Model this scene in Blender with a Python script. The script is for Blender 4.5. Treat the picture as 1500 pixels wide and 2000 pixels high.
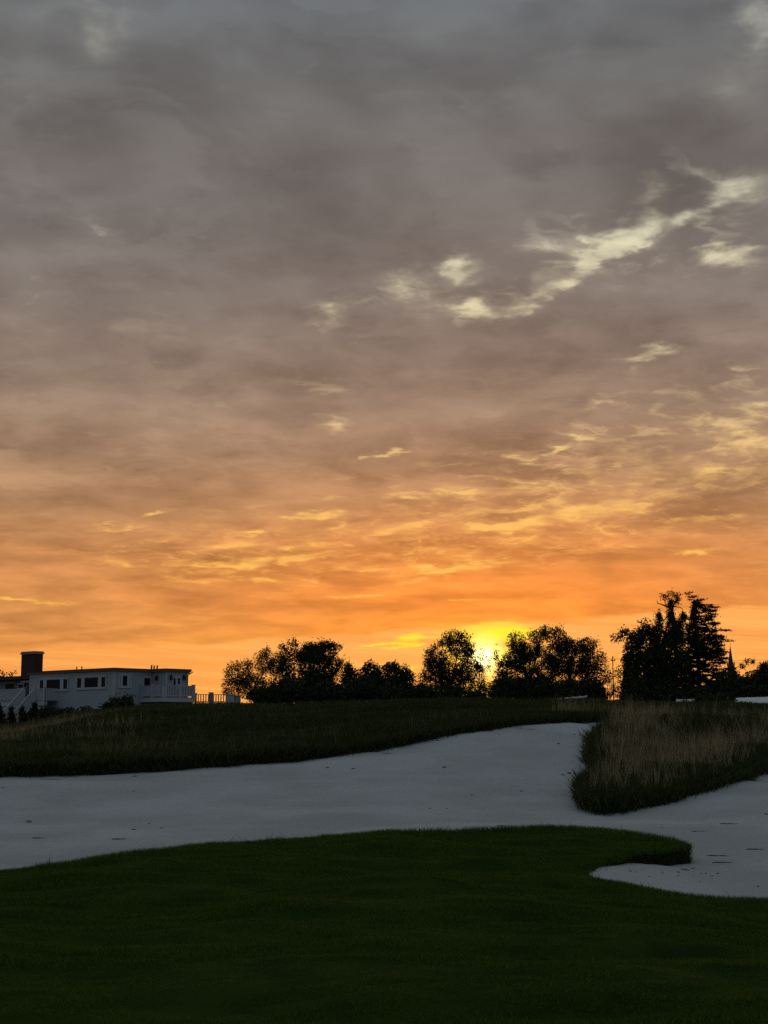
import bpy, bmesh, math, random
import numpy as np
from mathutils import Vector, Matrix
from mathutils.geometry import delaunay_2d_cdt

for _o in list(bpy.data.objects):
    bpy.data.objects.remove(_o)
scene = bpy.context.scene
col = scene.collection
RNG = np.random.default_rng(7)
R = math.radians

# ------------------------------------------------------------------ camera
FOC, EYE = 2800.0, 1.6                 # focal length in pixels of a 1500 x 2000 frame; eye height
PITCH = math.atan(425.0 / FOC)
CP, SP = math.cos(PITCH), math.sin(PITCH)
cam_data = bpy.data.cameras.new('camera')
cam = bpy.data.objects.new('camera', cam_data)
col.objects.link(cam)
cam.location = (0, 0, EYE)
cam.rotation_euler = (R(90) + PITCH, 0, 0)
cam_data.sensor_fit = 'VERTICAL'
cam_data.sensor_height = 36.0
cam_data.lens = 36.0 * FOC / 2000.0
cam_data.clip_start = 0.1
cam_data.clip_end = 9000.0
scene.camera = cam


def ray(u, v):
    a, b = (u - 750.0), -(v - 1000.0)
    return Vector((a, CP * FOC - SP * b, SP * FOC + CP * b)).normalized()


def at(u, v, Y):
    """the place seen at photo position (u, v) when it stands Y metres ahead"""
    d = ray(u, v)
    return Vector((0, 0, EYE)) + d * (Y / d.y)


def gx(u, Y):
    return at(u, 1425, Y).x


def angles(u, v):
    d = ray(u, v)
    return math.atan2(d.x, d.y) * 2800, math.asin(d.z) * 2800


def lin(c):
    c = c / 255.0
    return c / 12.92 if c <= 0.04045 else ((c + 0.055) / 1.055) ** 2.4


def srgb(r, g, b):
    return (lin(r), lin(g), lin(b), 1.0)


# ------------------------------------------------------------------ render look
scene.view_settings.view_transform = 'Standard'
scene.view_settings.look = 'None'
scene.view_settings.exposure = 0.0
scene.view_settings.gamma = 1.0
scene.view_settings.use_curve_mapping = False
scene.render.engine = 'CYCLES'
scene.cycles.max_bounces = 5
scene.cycles.diffuse_bounces = 3
scene.cycles.glossy_bounces = 2
scene.cycles.transmission_bounces = 2
scene.cycles.transparent_max_bounces = 4
scene.cycles.sample_clamp_indirect = 2.0
scene.cycles.use_denoising = False

# ------------------------------------------------------------------ sky
SUN_AZ = math.atan2(ray(944, 1286).x, ray(944, 1286).y)
SUN_EL = math.asin(ray(944, 1286).z)
world = bpy.data.worlds.new('World')
scene.world = world
world.use_nodes = True
wn, wl = world.node_tree.nodes, world.node_tree.links
wn.clear()


class S:
    """a node socket that can be used in expressions"""
    def __init__(self, sock): self.s = sock
    def __add__(self, o): return mth('ADD', self, o)
    def __radd__(self, o): return mth('ADD', o, self)
    def __sub__(self, o): return mth('SUBTRACT', self, o)
    def __rsub__(self, o): return mth('SUBTRACT', o, self)
    def __mul__(self, o): return mth('MULTIPLY', self, o)
    def __rmul__(self, o): return mth('MULTIPLY', o, self)
    def __truediv__(self, o): return mth('DIVIDE', self, o)


TREE = [world.node_tree]


def put(sock, val):
    if isinstance(val, S):
        TREE[0].links.new(val.s, sock)
    else:
        sock.default_value = val


def node(kind, **kw):
    n = TREE[0].nodes.new(kind)
    for k, v in kw.items():
        setattr(n, k, v)
    return n


def mth(op, a, b=None, c=None, clamp=False):
    n = node('ShaderNodeMath', operation=op, use_clamp=clamp)
    put(n.inputs[0], a)
    if b is not None: put(n.inputs[1], b)
    if c is not None: put(n.inputs[2], c)
    return S(n.outputs[0])


def vec(x=0.0, y=0.0, z=0.0):
    n = node('ShaderNodeCombineXYZ')
    for i, q in enumerate((x, y, z)): put(n.inputs[i], q)
    return S(n.outputs[0])


def vmath(op, a, b=None, out=0):
    n = node('ShaderNodeVectorMath', operation=op)
    put(n.inputs[0], a)
    if b is not None: put(n.inputs[1], b)
    return S(n.outputs[out])


def sstep(x, lo, hi, tlo=0.0, thi=1.0, kind='SMOOTHSTEP'):
    n = node('ShaderNodeMapRange', interpolation_type=kind)
    put(n.inputs['Value'], x)
    put(n.inputs['From Min'], lo); put(n.inputs['From Max'], hi)
    put(n.inputs['To Min'], tlo); put(n.inputs['To Max'], thi)
    return S(n.outputs['Result'])


def noise(v, scale, detail=4.0, rough=0.5, dist=0.0, lac=2.0, color=False):
    n = node('ShaderNodeTexNoise', noise_dimensions='3D')
    put(n.inputs['Vector'], v)
    n.inputs['Scale'].default_value = scale
    n.inputs['Detail'].default_value = detail
    n.inputs['Roughness'].default_value = rough
    n.inputs['Lacunarity'].default_value = lac
    n.inputs['Distortion'].default_value = dist
    return S(n.outputs['Color' if color else 'Fac'])


def mix(f, a, b, blend='MIX'):
    n = node('ShaderNodeMix', data_type='RGBA', blend_type=blend)
    n.clamp_factor = True
    put(n.inputs[0], f); put(n.inputs[6], a); put(n.inputs[7], b)
    return S(n.outputs[2])


def ramp(f, stops, interp='LINEAR'):
    n = node('ShaderNodeValToRGB')
    put(n.inputs[0], f)
    cr = n.color_ramp
    cr.interpolation = interp
    while len(cr.elements) < len(stops): cr.elements.new(0.5)
    for e, (p, c) in zip(cr.elements, sorted(stops)):
        e.position = p
        e.color = c
    return S(n.outputs[0])

tc = node('ShaderNodeTexCoord')
dirv = vmath('NORMALIZE', S(tc.outputs['Generated']))
sx = node('ShaderNodeSeparateXYZ'); put(sx.inputs[0], dirv)
dx, dy, dz = (S(o) for o in sx.outputs)
AZ = mth('ARCTAN2', dx, dy) * 2800.0            # azimuth and elevation; 2800 = one radian
EL = mth('ARCSINE', dz) * 2800.0
zc = mth('MAXIMUM', dz, 0.0) + 0.13
plane = vec(dx / zc, dy / zc, 0.0)              # the cloud deck as a flat layer overhead

warp = vmath('SUBTRACT', noise(plane, 5.0, 5.0, 0.6, color=True), (0.5, 0.5, 0.5))
wx = node('ShaderNodeSeparateXYZ'); put(wx.inputs[0], warp)
flat = sstep(EL, 100.0, 1000.0, 0.22, 1.0)      # low clouds are seen edge-on
AW = AZ + S(wx.outputs[0]) * 240.0
EW = EL + S(wx.outputs[1]) * flat * 170.0
P2 = vec(AW, EW, 0.0)


def blob(u, v, ru, rv, deg=0.0, amp=1.0):
    """a soft-edged break in the cloud deck, centred in the direction of photo position (u, v)"""
    a, e = angles(u, v)
    n = node('ShaderNodeMapping', vector_type='TEXTURE')
    put(n.inputs['Vector'], P2)
    n.inputs['Location'].default_value = (a, e, 0)
    n.inputs['Rotation'].default_value = (0, 0, R(deg))
    n.inputs['Scale'].default_value = (ru * 1.18, rv * 1.15, 1)
    ln = vmath('LENGTH', S(n.outputs[0]), out=1)
    return sstep(ln, 1.0, 0.0, 0.0, amp)


def total(items):
    t = None
    for b in items:
        s = blob(*b)
        t = s if t is None else t + s
    return t


fine = noise(plane, 16.0, 6.0, 0.58, 0.25)        # cloud texture
broad = noise(plane, 4.2, 4.0, 0.5, 0.3)
streak = noise(vec(AZ * (1 / 260.0), EW * (1 / 34.0), 0.0), 1.0, 5.0, 0.55, 0.4)

# breaks where the pale sky behind the deck shows
BREAKS = [
    (1215, 465, 90, 48, 12, 1.25), (1130, 540, 130, 24, 25, .85), (1255, 395, 60, 50, 60, .5), (1340, 420, 140, 28, 22, .75),
    (1440, 385, 130, 36, 8, .65), (930, 598, 160, 28, 4, 1.1), (890, 540, 60, 36, 30, .7), (790, 560, 70, 40, -10, .5), (620, 612, 60, 26, 5, .62),
    (1430, 508, 110, 26, 4, .85), (1275, 692, 110, 15, 3, .95), (1485, 707, 50, 14, 0, .7),
    (1480, 40, 70, 80, 60, .75), (1440, 130, 120, 110, 60, .3), (200, 60, 130, 90, -55, .42),(60, 10, 150, 70, 0, .3),
    (632, 832, 50, 16, 0, .75), (1215, 782, 100, 15, 4, .62), (300, 640, 160, 30, 4, .25),
    (1450, 850, 170, 60, 0, .62), (1420, 815, 120, 22, 12, .6), (1420, 925, 180, 24, 2, .55), (1400, 1015, 120, 16, -3, .62),
]
# breaks lower down, lit orange and gold
LIT = [
    (605, 1000, 60, 22, 5, 1.0), (580, 1060, 90, 20, 18, .62), (490, 1040, 80, 9, 3, .9), (470, 1098, 190, 14, 4, .75), (430, 1135, 170, 10, 3, .5),
    (230, 1025, 70, 10, 6, .6), (310, 997, 60, 8, 8, .7), (60, 1172, 150, 9, -2, .75), (300, 1225, 120, 8, 3, .4), (900, 1105, 190, 15, 5, .85),
    (830, 1128, 70, 12, 20, .6), (1130, 1000, 260, 24, 6, .7), (980, 1022, 110, 22, 2, .75), (800, 968, 80, 12, -4, .8), (1000, 935, 220, 10, -1, .6),
    (770, 892, 60, 8, 6, .6), (1080, 885, 50, 13, 20, .75), (1200, 880, 210, 16, -4, .4), (1340, 1078, 60, 8, 4, .7), (1250, 1060, 50, 8, 0, .6),
    (700, 1163, 60, 7, 2, .75), (920, 1174, 60, 5, 3, .6), (1200, 955, 260, 40, 10, .3), (130, 1085, 110, 10, 0, .3), (1270, 905, 90, 10, 10, .4), (650, 965, 60, 7, 0, .5),
]
tex = (fine - 0.5) * 1.5 + (streak - 0.5) * 0.8
SB = total(BREAKS)
SL = total(LIT)
soft = noise(plane, 10.0, 3.5, 0.5, 0.5)
f1 = SB * 0.95 + ((soft - 0.5) * 2.8 + (fine - 0.5) * 1.3) * sstep(SB, 0.0, 0.6) + (broad - 0.5) * 0.3
gap1 = sstep(f1, -0.05, 1.0) * 0.42 + sstep(f1, 0.40, 1.5) * 0.50
f2 = SL + tex * 0.9 * sstep(SL, 0.0, 0.5) + (streak - 0.5) * 0.3
gap2 = sstep(f2, 0.0, 0.85) * 0.45 + sstep(f2, 0.34, 1.05) * 0.55
# where the deck breaks up: cloudlets seen edge-on with pale lens-shaped openings between them
net = total([(1230, 920, 540, 200, 4, 1.05), (800, 1065, 640, 130, 4, 1.0), (1250, 430, 330, 190, 22, 0.8), (860, 590, 330, 90, 5, 0.6), (300, 1090, 420, 110, 0, .6), (1400, 720, 260, 120, 0, .45), (500, 850, 700, 200, 0, .3)])
cpos = vmath('ADD', plane, vmath('MULTIPLY', warp, (0.16, 0.16, 0.0)))
cells = noise(vmath('MULTIPLY', cpos, (1.0, 1.15, 1.0)), 6.4, 4.5, 0.56, 0.45)
lim = 0.25 + sstep(net + (broad - 0.5) * 0.9, 0.0, 1.2) * 0.197
openg = sstep(cells - lim, 0.045, -0.10)
haloc = sstep(cells - lim, 0.11, -0.06) * 0.32
ridge_n = noise(cpos, 7.5, 4.0, 0.55, 0.6)
ridge = sstep(1.0 - mth('ABSOLUTE', ridge_n - 0.5) * 10.0, 0.1, 1.05) * sstep(fine, 0.42, 0.62) * sstep(net + (broad - 0.5) * 1.6, 0.3, 1.2) * 0.45
gap2 = mth('MAXIMUM', gap2, mth('MAXIMUM', ridge, mth('MAXIMUM', openg * 0.80, haloc)))

H = lambda v: (angles(750, v)[1] + 300.0) / 3300.0
hf = (EL + 300.0) / 3300.0
near_sun = mth('POWER', 2.718, mth('MULTIPLY', mth('POWER', (AZ - SUN_AZ * 2800) * (1 / 560.0), 2.0), -1.0))
deck_side = ramp(hf, [(0.0, srgb(205, 130, 70)), (H(1370), srgb(238, 152, 72)), (H(1300), srgb(232, 148, 72)), (H(1230), srgb(202, 134, 74)),
    (H(1150), srgb(200, 132, 76)), (H(1080), srgb(188, 128, 80)), (H(1000), srgb(168, 124, 88)), (H(900), srgb(152, 119, 94)), (H(800), srgb(138, 114, 97)),
    (H(700), srgb(128, 109, 98)), (H(600), srgb(119, 107, 100)), (H(450), srgb(110, 102, 98)), (H(300), srgb(107, 101, 98)), (H(150), srgb(104, 102, 101)),
    (H(0), srgb(102, 104, 107)), (0.72, srgb(99, 109, 114)), (1.0, srgb(101, 115, 121))])
deck_sun = ramp(hf, [(0.0, srgb(220, 130, 50)), (H(1370), srgb(255, 176, 55)), (H(1290), srgb(252, 158, 52)), (H(1230), srgb(246, 140, 48)), (H(1170), srgb(240, 132, 50)),
    (H(1080), srgb(214, 126, 62)), (H(1000), srgb(186, 124, 78)), (H(900), srgb(160, 119, 92)), (H(800), srgb(143, 115, 97)), (H(700), srgb(132, 110, 98)),
    (H(600), srgb(122, 107, 99)), (H(450), srgb(112, 102, 97)), (H(300), srgb(108, 101, 98)), (H(150), srgb(104, 102, 101)), (H(0), srgb(102, 104, 107)),
    (0.72, srgb(99, 109, 114)), (1.0, srgb(101, 115, 121))])
deck_east = ramp(hf, [(0.0, srgb(78, 83, 90)), (H(1300), srgb(92, 99, 108)), (H(900), srgb(97, 106, 116)), (H(300), srgb(99, 109, 120)), (1.0, srgb(101, 113, 124))])
cosaz = mth('COSINE', AZ * (1 / 2800.0) - SUN_AZ)
west = sstep(cosaz, 0.0, 0.93)
deck = mix(west, deck_east, mix(near_sun, deck_side, deck_sun))
lump = noise(vmath('ADD', plane, vmath('MULTIPLY', warp, (0.14, 0.14, 0.0))), 5.5, 3.5, 0.5, 0.3)
bands = noise(vec(AZ * (1 / 620.0), EW * (1 / 95.0), 4.0), 1.0, 3.0, 0.5, 0.4)
low = sstep(EL, 1300.0, 500.0)
ripple = noise(vec(AW * (1 / 190.0), EW * sstep(EL, 150.0, 900.0, 1 / 24.0, 1 / 52.0), 2.0), 1.0, 3.5, 0.5, 0.6)
rolls = noise(vec(AZ * (1 / 400.0) + EL * (1 / 900.0), EW * sstep(EL, 100.0, 1200.0, 1 / 42.0, 1 / 120.0), 9.0), 1.0, 4.0, 0.52, 0.5)
shade = 1.05 + (sstep(broad, 0.30, 0.70) - 0.5) * 0.20 + (sstep(lump, 0.30, 0.70) - 0.5) * 0.22 + (fine - 0.5) * 0.10 \
    + (sstep(bands, 0.3, 0.7) - 0.5) * low * 0.20 + (streak - 0.5) * sstep(EL, 1000.0, 150.0, 0.03, 0.22) \
    + (sstep(rolls, 0.40, 0.60) - 0.5) * -0.17 * sstep(EL, 150.0, 400.0, 0.35, 1.0) + sstep(rolls, 0.34, 0.28) * 0.12 \
    + (sstep(ripple, 0.36, 0.62) - 0.5) * -0.13 * sstep(EL, 1050.0, 700.0) * sstep(EL, 180.0, 330.0, 0.3, 1.0) + sstep(ripple, 0.36, 0.27) * 0.16 * sstep(EL, 1000.0, 600.0) \
    + sstep(cells - lim, 0.0, 0.14) * sstep(net, 0.2, 1.0) * -0.07
shade = shade - sstep(blob(692, 586, 78, 24, 2) + (fine - 0.5) * 0.5, 0.1, 0.6) * 0.13
shade = shade + sstep(mth('ABSOLUTE', EL - 800.0), 520.0, 100.0) * 0.075
deck = vmath('MULTIPLY', deck, vec(shade, mth('POWER', shade, 1.1), mth('POWER', shade, 1.12)))
pale = ramp(hf, [(0.0, srgb(255, 190, 80)), (H(1250), srgb(255, 190, 75)), (H(1110), srgb(255, 186, 86)), (H(1020), srgb(252, 188, 98)), (H(950), srgb(244, 192, 112)),
    (H(830), srgb(232, 198, 138)), (H(700), srgb(226, 208, 166)), (H(600), srgb(228, 214, 172)), (H(470), srgb(226, 218, 186)), (H(350), srgb(196, 190, 168)),
    (H(0), srgb(168, 168, 160)), (1.0, srgb(150, 156, 160))])
pv = 1.0 + (fine - 0.5) * 0.5 + (soft - 0.5) * 0.35
pale = vmath('MULTIPLY', pale, vec(pv, pv, pv))
sky = mix(gap1, deck, pale)
sky = mix(mth('MULTIPLY', gap2, 0.92), sky, pale)

# the clear strip under the deck, brightest round the sun
edge = sstep(AZ, -700.0, 700.0, 140.0, 228.0, 'LINEAR') + near_sun * 6.0 + (noise(vec(AZ * (1 / 150.0), 3.0, 0.0), 1.0, 3.0) - 0.5) * 36.0 \
    + (noise(vec(AZ * (1 / 40.0), EL * (1 / 12.0), 0.0), 1.0, 2.0) - 0.5) * 10.0
below = sstep(EL - edge, 6.0, -7.0) * sstep(cosaz, 0.5, 0.94)
gl = lambda w: mth('POWER', 2.718, mth('MULTIPLY', mth('POWER', (AZ - (SUN_AZ * 2800 + 6.0)) * (1.0 / w), 2.0), -1.0))
band = noise(vec(AZ * (1 / 420.0), EL * (1 / 16.0) + AZ * (1 / 260.0), 1.7), 1.0, 4.0, 0.55, 0.5)
strip_far = mix(sstep(band, 0.34, 0.7), srgb(238, 152, 78), srgb(252, 172, 88))
strip_sun = mix(sstep(band, 0.36, 0.6), srgb(255, 176, 45), (1.0, 0.74, 0.03, 1))
gold = total([(800, 1246, 62, 12, 2, 1.0), (760, 1258, 70, 5, 4, .8), (806, 1306, 40, 16, 0, .55), (978, 1238, 52, 22, 3, 1.3), (1050, 1232, 60, 8, 0, .4), (900, 1256, 60, 8, 4, .6)])
strip = mix(mth('MULTIPLY', gl(75.0), sstep(band, 0.28, 0.62, 0.35, 0.8)), strip_far, strip_sun)
strip = mix(sstep(gold + (band - 0.5) * 0.9 * sstep(gold, 0.0, 0.4), 0.0, 1.0), strip, (1.0, 0.76, 0.03, 1))
sky = mix(mth('MULTIPLY', below, sstep(band, 0.3, 0.5, 0.55, 0.97)), sky, strip)

# the sun itself and the glow of the air close round it
sd = Vector((math.sin(SUN_AZ) * math.cos(SUN_EL), math.cos(SUN_AZ) * math.cos(SUN_EL), math.sin(SUN_EL)))
ang = mth('ARCCOSINE', mth('MINIMUM', vmath('DOT_PRODUCT', dirv, tuple(sd), out=1), 1.0)) * 2800.0
glow = mth('POWER', sstep(ang, 135.0, 0.0, 0.0, 1.0, 'LINEAR'), 2.4)
core = mth('POWER', sstep(ang, 62.0, 0.0, 0.0, 1.0, 'LINEAR'), 1.9)
disc = sstep(ang, 26.0, 4.0)
extra = vmath('SCALE', (1.0, 0.62, 0.03), glow * 0.75)
extra.s.node.inputs['Scale'].default_value = 1.0
TREE[0].links.new((glow * 0.30 * sstep(below, 0.0, 1.0, 0.25, 1.0)).s, extra.s.node.inputs['Scale'])
ex2 = vmath('SCALE', (1.0, 0.85, 0.42)); TREE[0].links.new((core * 1.7 + disc * 3.0).s, ex2.s.node.inputs['Scale'])
sky = vmath('ADD', vmath('ADD', sky, extra), ex2)

# clear dusk light behind the deck (the sky model, sun almost set), faint through the clouds
nish = node('ShaderNodeTexSky', sky_type='NISHITA', sun_disc=False)
nish.sun_elevation = SUN_EL
nish.sun_rotation = SUN_AZ
bg1 = node('ShaderNodeBackground'); put(bg1.inputs['Color'], sky); bg1.inputs['Strength'].default_value = 1.0
bg2 = node('ShaderNodeBackground'); TREE[0].links.new(nish.outputs[0], bg2.inputs['Color']); bg2.inputs['Strength'].default_value = 0.004
addsh = node('ShaderNodeAddShader')
wout = node('ShaderNodeOutputWorld')
wl.new(bg1.outputs[0], addsh.inputs[0]); wl.new(bg2.outputs[0], addsh.inputs[1]); wl.new(addsh.outputs[0], wout.inputs['Surface'])

# ------------------------------------------------------------------ sun lamp: low, mostly behind the deck and the trees
sun_data = bpy.data.lights.new('sun', 'SUN')
sun_data.energy = 0.35
sun_data.angle = R(1.0)
sun_data.color = (1.0, 0.55, 0.2)
sun = bpy.data.objects.new('sun', sun_data)
sun.rotation_euler = (sd).to_track_quat('Z', 'Y').to_euler()
col.objects.link(sun)

# ------------------------------------------------------------------ materials
def new_mat(name):
    m = bpy.data.materials.new(name)
    m.use_nodes = True
    t = m.node_tree
    t.nodes.clear()
    TREE[0] = t
    bs = node('ShaderNodeBsdfPrincipled')
    o = node('ShaderNodeOutputMaterial')
    t.links.new(bs.outputs[0], o.inputs[0])
    return m, bs


def bump(bs, h, strength, dist):
    n = node('ShaderNodeBump')
    n.inputs['Strength'].default_value = strength
    n.inputs['Distance'].default_value = dist
    put(n.inputs['Height'], h)
    TREE[0].links.new(n.outputs[0], bs.inputs['Normal'])


def pos():
    n = node('ShaderNodeNewGeometry')
    return S(n.outputs['Position'])


def objpos():
    return S(node('ShaderNodeTexCoord').outputs['Object'])


def paint(name, c, var=0.12, scale=3.0, rough=0.6, metal=0.0, bump_s=0.0, spec=0.3, boards=0.0):
    m, bs = new_mat(name)
    p = objpos()
    n = noise(p, scale, 5.0, 0.6)
    f = 1.0 + (n - 0.5) * (2.0 * var)
    put(bs.inputs['Base Color'], vmath('MULTIPLY', (c[0], c[1], c[2]), vec(f, f, f)))
    bs.inputs['Roughness'].default_value = rough
    bs.inputs['Metallic'].default_value = metal
    bs.inputs['Specular IOR Level'].default_value = spec
    if boards:
        sp = node('ShaderNodeSeparateXYZ'); put(sp.inputs[0], p)
        bump(bs, mth('FRACT', S(sp.outputs[2]) / boards) * -1.0, 0.35, 0.02)
    elif bump_s:
        bump(bs, noise(p, scale * 6, 4.0, 0.6), bump_s, 0.02)
    return m


def leafy(name, c1, c2, rough=0.65, trans=0.15, streak=None, rw=0.4):
    """leaves or blades: two tones mixed over the plant, a little light passing through"""
    m, bs = new_mat(name)
    n = noise(pos() if streak is None else vmath('MULTIPLY', pos(), streak), 1.7, 4.0, 0.62)
    ri = node('ShaderNodeNewGeometry')
    r = S(ri.outputs['Random Per Island'])
    put(bs.inputs['Base Color'], mix(sstep(n * (1.0 - rw) + r * rw, 0.3, 0.7), (*c1, 1), (*c2, 1)))
    bs.inputs['Roughness'].default_value = rough
    bs.inputs['Specular IOR Level'].default_value = 0.15
    if trans:
        t = node('ShaderNodeBsdfTranslucent')
        t.inputs[0].default_value = (c2[0], c2[1], c2[2], 1)
        ms = node('ShaderNodeMixShader'); ms.inputs[0].default_value = trans
        o = [q for q in TREE[0].nodes if q.type == 'OUTPUT_MATERIAL'][0]
        TREE[0].links.new(bs.outputs[0], ms.inputs[1]); TREE[0].links.new(t.outputs[0], ms.inputs[2])
        TREE[0].links.new(ms.outputs[0], o.inputs[0])
    return m


def ground_mat(name, c1, c2, scale, bump_d=0.03, bump_scale=20.0):
    m, bs = new_mat(name)
    p = pos()
    n = noise(p, scale, 6.0, 0.62)
    put(bs.inputs['Base Color'], mix(sstep(n, 0.35, 0.65), (*c1, 1), (*c2, 1)))
    bs.inputs['Roughness'].default_value = 0.95
    bs.inputs['Specular IOR Level'].default_value = 0.05
    bump(bs, noise(p, bump_scale, 5.0, 0.65), 0.8, bump_d)
    return m


M = {}
M['turf_soil'] = ground_mat('turf_soil', (0.012, 0.036, 0.002), (0.035, 0.060, 0.004), 1.2, 0.02, 40)
M['rough_soil'] = ground_mat('rough_soil', (0.016, 0.018, 0.008), (0.035, 0.033, 0.014), 1.5, 0.05, 20)
M['far_soil'] = ground_mat('far_soil', (0.03, 0.045, 0.015), (0.06, 0.06, 0.03), 0.05, 0.1, 3)
M['thatch'] = ground_mat('thatch', (0.012, 0.010, 0.006), (0.035, 0.028, 0.016), 6, 0.05, 30)

# pale bunker sand: raked lines, small ripples, damp and trodden patches
m, bs = new_mat('sand'); M['sand'] = m
p = pos()
big = noise(p, 0.35, 4.0, 0.55)
grain = noise(p, 60.0, 3.0, 0.7)
c = mix(sstep(big, 0.35, 0.68), (0.50, 0.485, 0.455, 1), (0.62, 0.605, 0.575, 1))
c = mix(sstep(noise(p, 2.3, 6.0, 0.65), 0.56, 0.75) * 0.35, c, (0.40, 0.385, 0.355, 1))
c = mix(sstep(noise(p, 38.0, 2.0, 0.5), 0.70, 0.78) * 0.45, c, (0.2, 0.18, 0.15, 1))
put(bs.inputs['Base Color'], c)
bs.inputs['Roughness'].default_value = 0.95
bs.inputs['Specular IOR Level'].default_value = 0.1
rk = node('ShaderNodeMapping', vector_type='POINT'); put(rk.inputs['Vector'], p)
rk.inputs['Rotation'].default_value = (0, 0, R(14)); rk.inputs['Scale'].default_value = (0.22, 2.6, 1)
rake = noise(S(rk.outputs[0]), 2.0, 5.0, 0.6, 0.5)
bump(bs, rake * 1.1 + noise(p, 3.0, 6.0, 0.65) * 1.1 + noise(p, 14.0, 3.0, 0.6) * 0.35 + grain * 0.12, 0.9, 0.07)

M['turf_blade'] = leafy('turf_blade', (0.028, 0.085, 0.003), (0.10, 0.145, 0.010), trans=0.2, streak=(0.7, 2.6, 1.0), rw=0.22)
M['rough_blade'] = leafy('rough_blade', (0.026, 0.046, 0.008), (0.075, 0.086, 0.020), trans=0.2)
M['fescue'] = leafy('fescue', (0.13, 0.10, 0.05), (0.52, 0.40, 0.215), trans=0.2, rw=0.6)
M['seed'] = leafy('seed_stalk', (0.08, 0.07, 0.028), (0.30, 0.24, 0.11), trans=0.2, rw=0.6)
M['leaf_dark'] = leafy('leaf_dark', (0.028, 0.038, 0.014), (0.045, 0.055, 0.02), trans=0.0)
M['leaf_pine'] = leafy('leaf_pine', (0.022, 0.034, 0.016), (0.04, 0.05, 0.022), trans=0.0)
M['bark'] = paint('bark', (0.05, 0.038, 0.028), 0.3, 4.0, 0.9, bump_s=0.6, spec=0.1)
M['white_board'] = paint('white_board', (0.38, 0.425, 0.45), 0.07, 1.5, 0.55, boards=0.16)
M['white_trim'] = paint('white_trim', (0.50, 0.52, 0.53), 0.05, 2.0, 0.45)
M['roof_brown'] = paint('roof_brown', (0.07, 0.045, 0.026), 0.2, 1.2, 0.85, bump_s=0.4)
M['fascia'] = paint('fascia', (0.20, 0.14, 0.07), 0.15, 2.0, 0.6)
M['brick_red'] = None
M['glass_dark'] = paint('glass_dark', (0.008, 0.010, 0.012), 0.1, 1.0, 0.3, spec=0.08)
M['door_dark'] = paint('door_dark', (0.03, 0.03, 0.034), 0.1, 2.0, 0.4)
M['lamp_metal'] = paint('lamp_metal', (0.03, 0.03, 0.03), 0.1, 8.0, 0.4)
M['deck_wood'] = paint('deck_wood', (0.32, 0.34, 0.35), 0.12, 2.0, 0.6)
M['rail_grey'] = paint('rail_grey', (0.30, 0.295, 0.29), 0.12, 2.0, 0.7)
M['stone_pale'] = paint('stone_pale', (0.30, 0.30, 0.29), 0.2, 2.5, 0.8, bump_s=0.4)
M['metal_pale'] = paint('metal_pale', (0.80, 0.79, 0.77), 0.06, 0.8, 0.32, metal=0.0, spec=0.5)
M['pole_wood'] = paint('pole_wood', (0.06, 0.045, 0.035), 0.25, 3.0, 0.9, bump_s=0.4)
M['slate'] = paint('slate', (0.06, 0.055, 0.05), 0.15, 2.0, 0.8)
M['leaf_litter'] = paint('leaf_litter', (0.09, 0.075, 0.06), 0.3, 20.0, 0.85)

m, bs = new_mat('brick_red'); M['brick_red'] = m
bt = node('ShaderNodeTexBrick')
bt.inputs['Color1'].default_value = (0.075, 0.018, 0.012, 1); bt.inputs['Color2'].default_value = (0.05, 0.014, 0.010, 1)
bt.inputs['Mortar'].default_value = (0.06, 0.045, 0.04, 1)
bt.inputs['Scale'].default_value = 1.0; bt.inputs['Brick Width'].default_value = 0.22; bt.inputs['Row Height'].default_value = 0.075
bt.inputs['Mortar Size'].default_value = 0.012
q = node('ShaderNodeSeparateXYZ'); put(q.inputs[0], objpos())
put(bt.inputs['Vector'], vec(S(q.outputs[0]) + S(q.outputs[1]), S(q.outputs[2]), 0.0))
TREE[0].links.new(bt.outputs[0], bs.inputs['Base Color'])
bs.inputs['Roughness'].default_value = 0.9


# ------------------------------------------------------------------ object helpers
def tag(o, label=None, cat=None, group=None, kind=None):
    if label: o['label'] = label
    if cat: o['category'] = cat
    if group: o['group'] = group
    if kind: o['kind'] = kind
    return o


def link_mesh(name, me, mat=None, parent=None):
    if mat is not None: me.materials.append(mat)
    o = bpy.data.objects.new(name, me)
    col.objects.link(o)
    if parent is not None: o.parent = parent
    return o


def np_mesh(name, verts, faces_idx, loop_tot, smooth=False):
    """fast mesh from numpy arrays: verts (n,3), flat corner list, corners per face"""
    me = bpy.data.meshes.new(name)
    nv, nf = len(verts), len(loop_tot)
    me.vertices.add(nv)
    me.vertices.foreach_set('co', np.ascontiguousarray(verts, dtype=np.float32).ravel())
    me.loops.add(len(faces_idx))
    me.loops.foreach_set('vertex_index', np.ascontiguousarray(faces_idx, dtype=np.int32))
    me.polygons.add(nf)
    st = np.concatenate([[0], np.cumsum(loop_tot)[:-1]]).astype(np.int32)
    me.polygons.foreach_set('loop_start', st)
    me.polygons.foreach_set('loop_total', np.asarray(loop_tot, dtype=np.int32))
    if smooth:
        me.polygons.foreach_set('use_smooth', np.ones(nf, dtype=bool))
    me.update(calc_edges=True)
    me.validate()
    return me


def empty(name, loc=(0, 0, 0), rz=0.0):
    o = bpy.data.objects.new(name, None)
    o.location = loc
    o.rotation_euler = (0, 0, rz)
    o.empty_display_size = 0.3
    col.objects.link(o)
    return o


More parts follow.
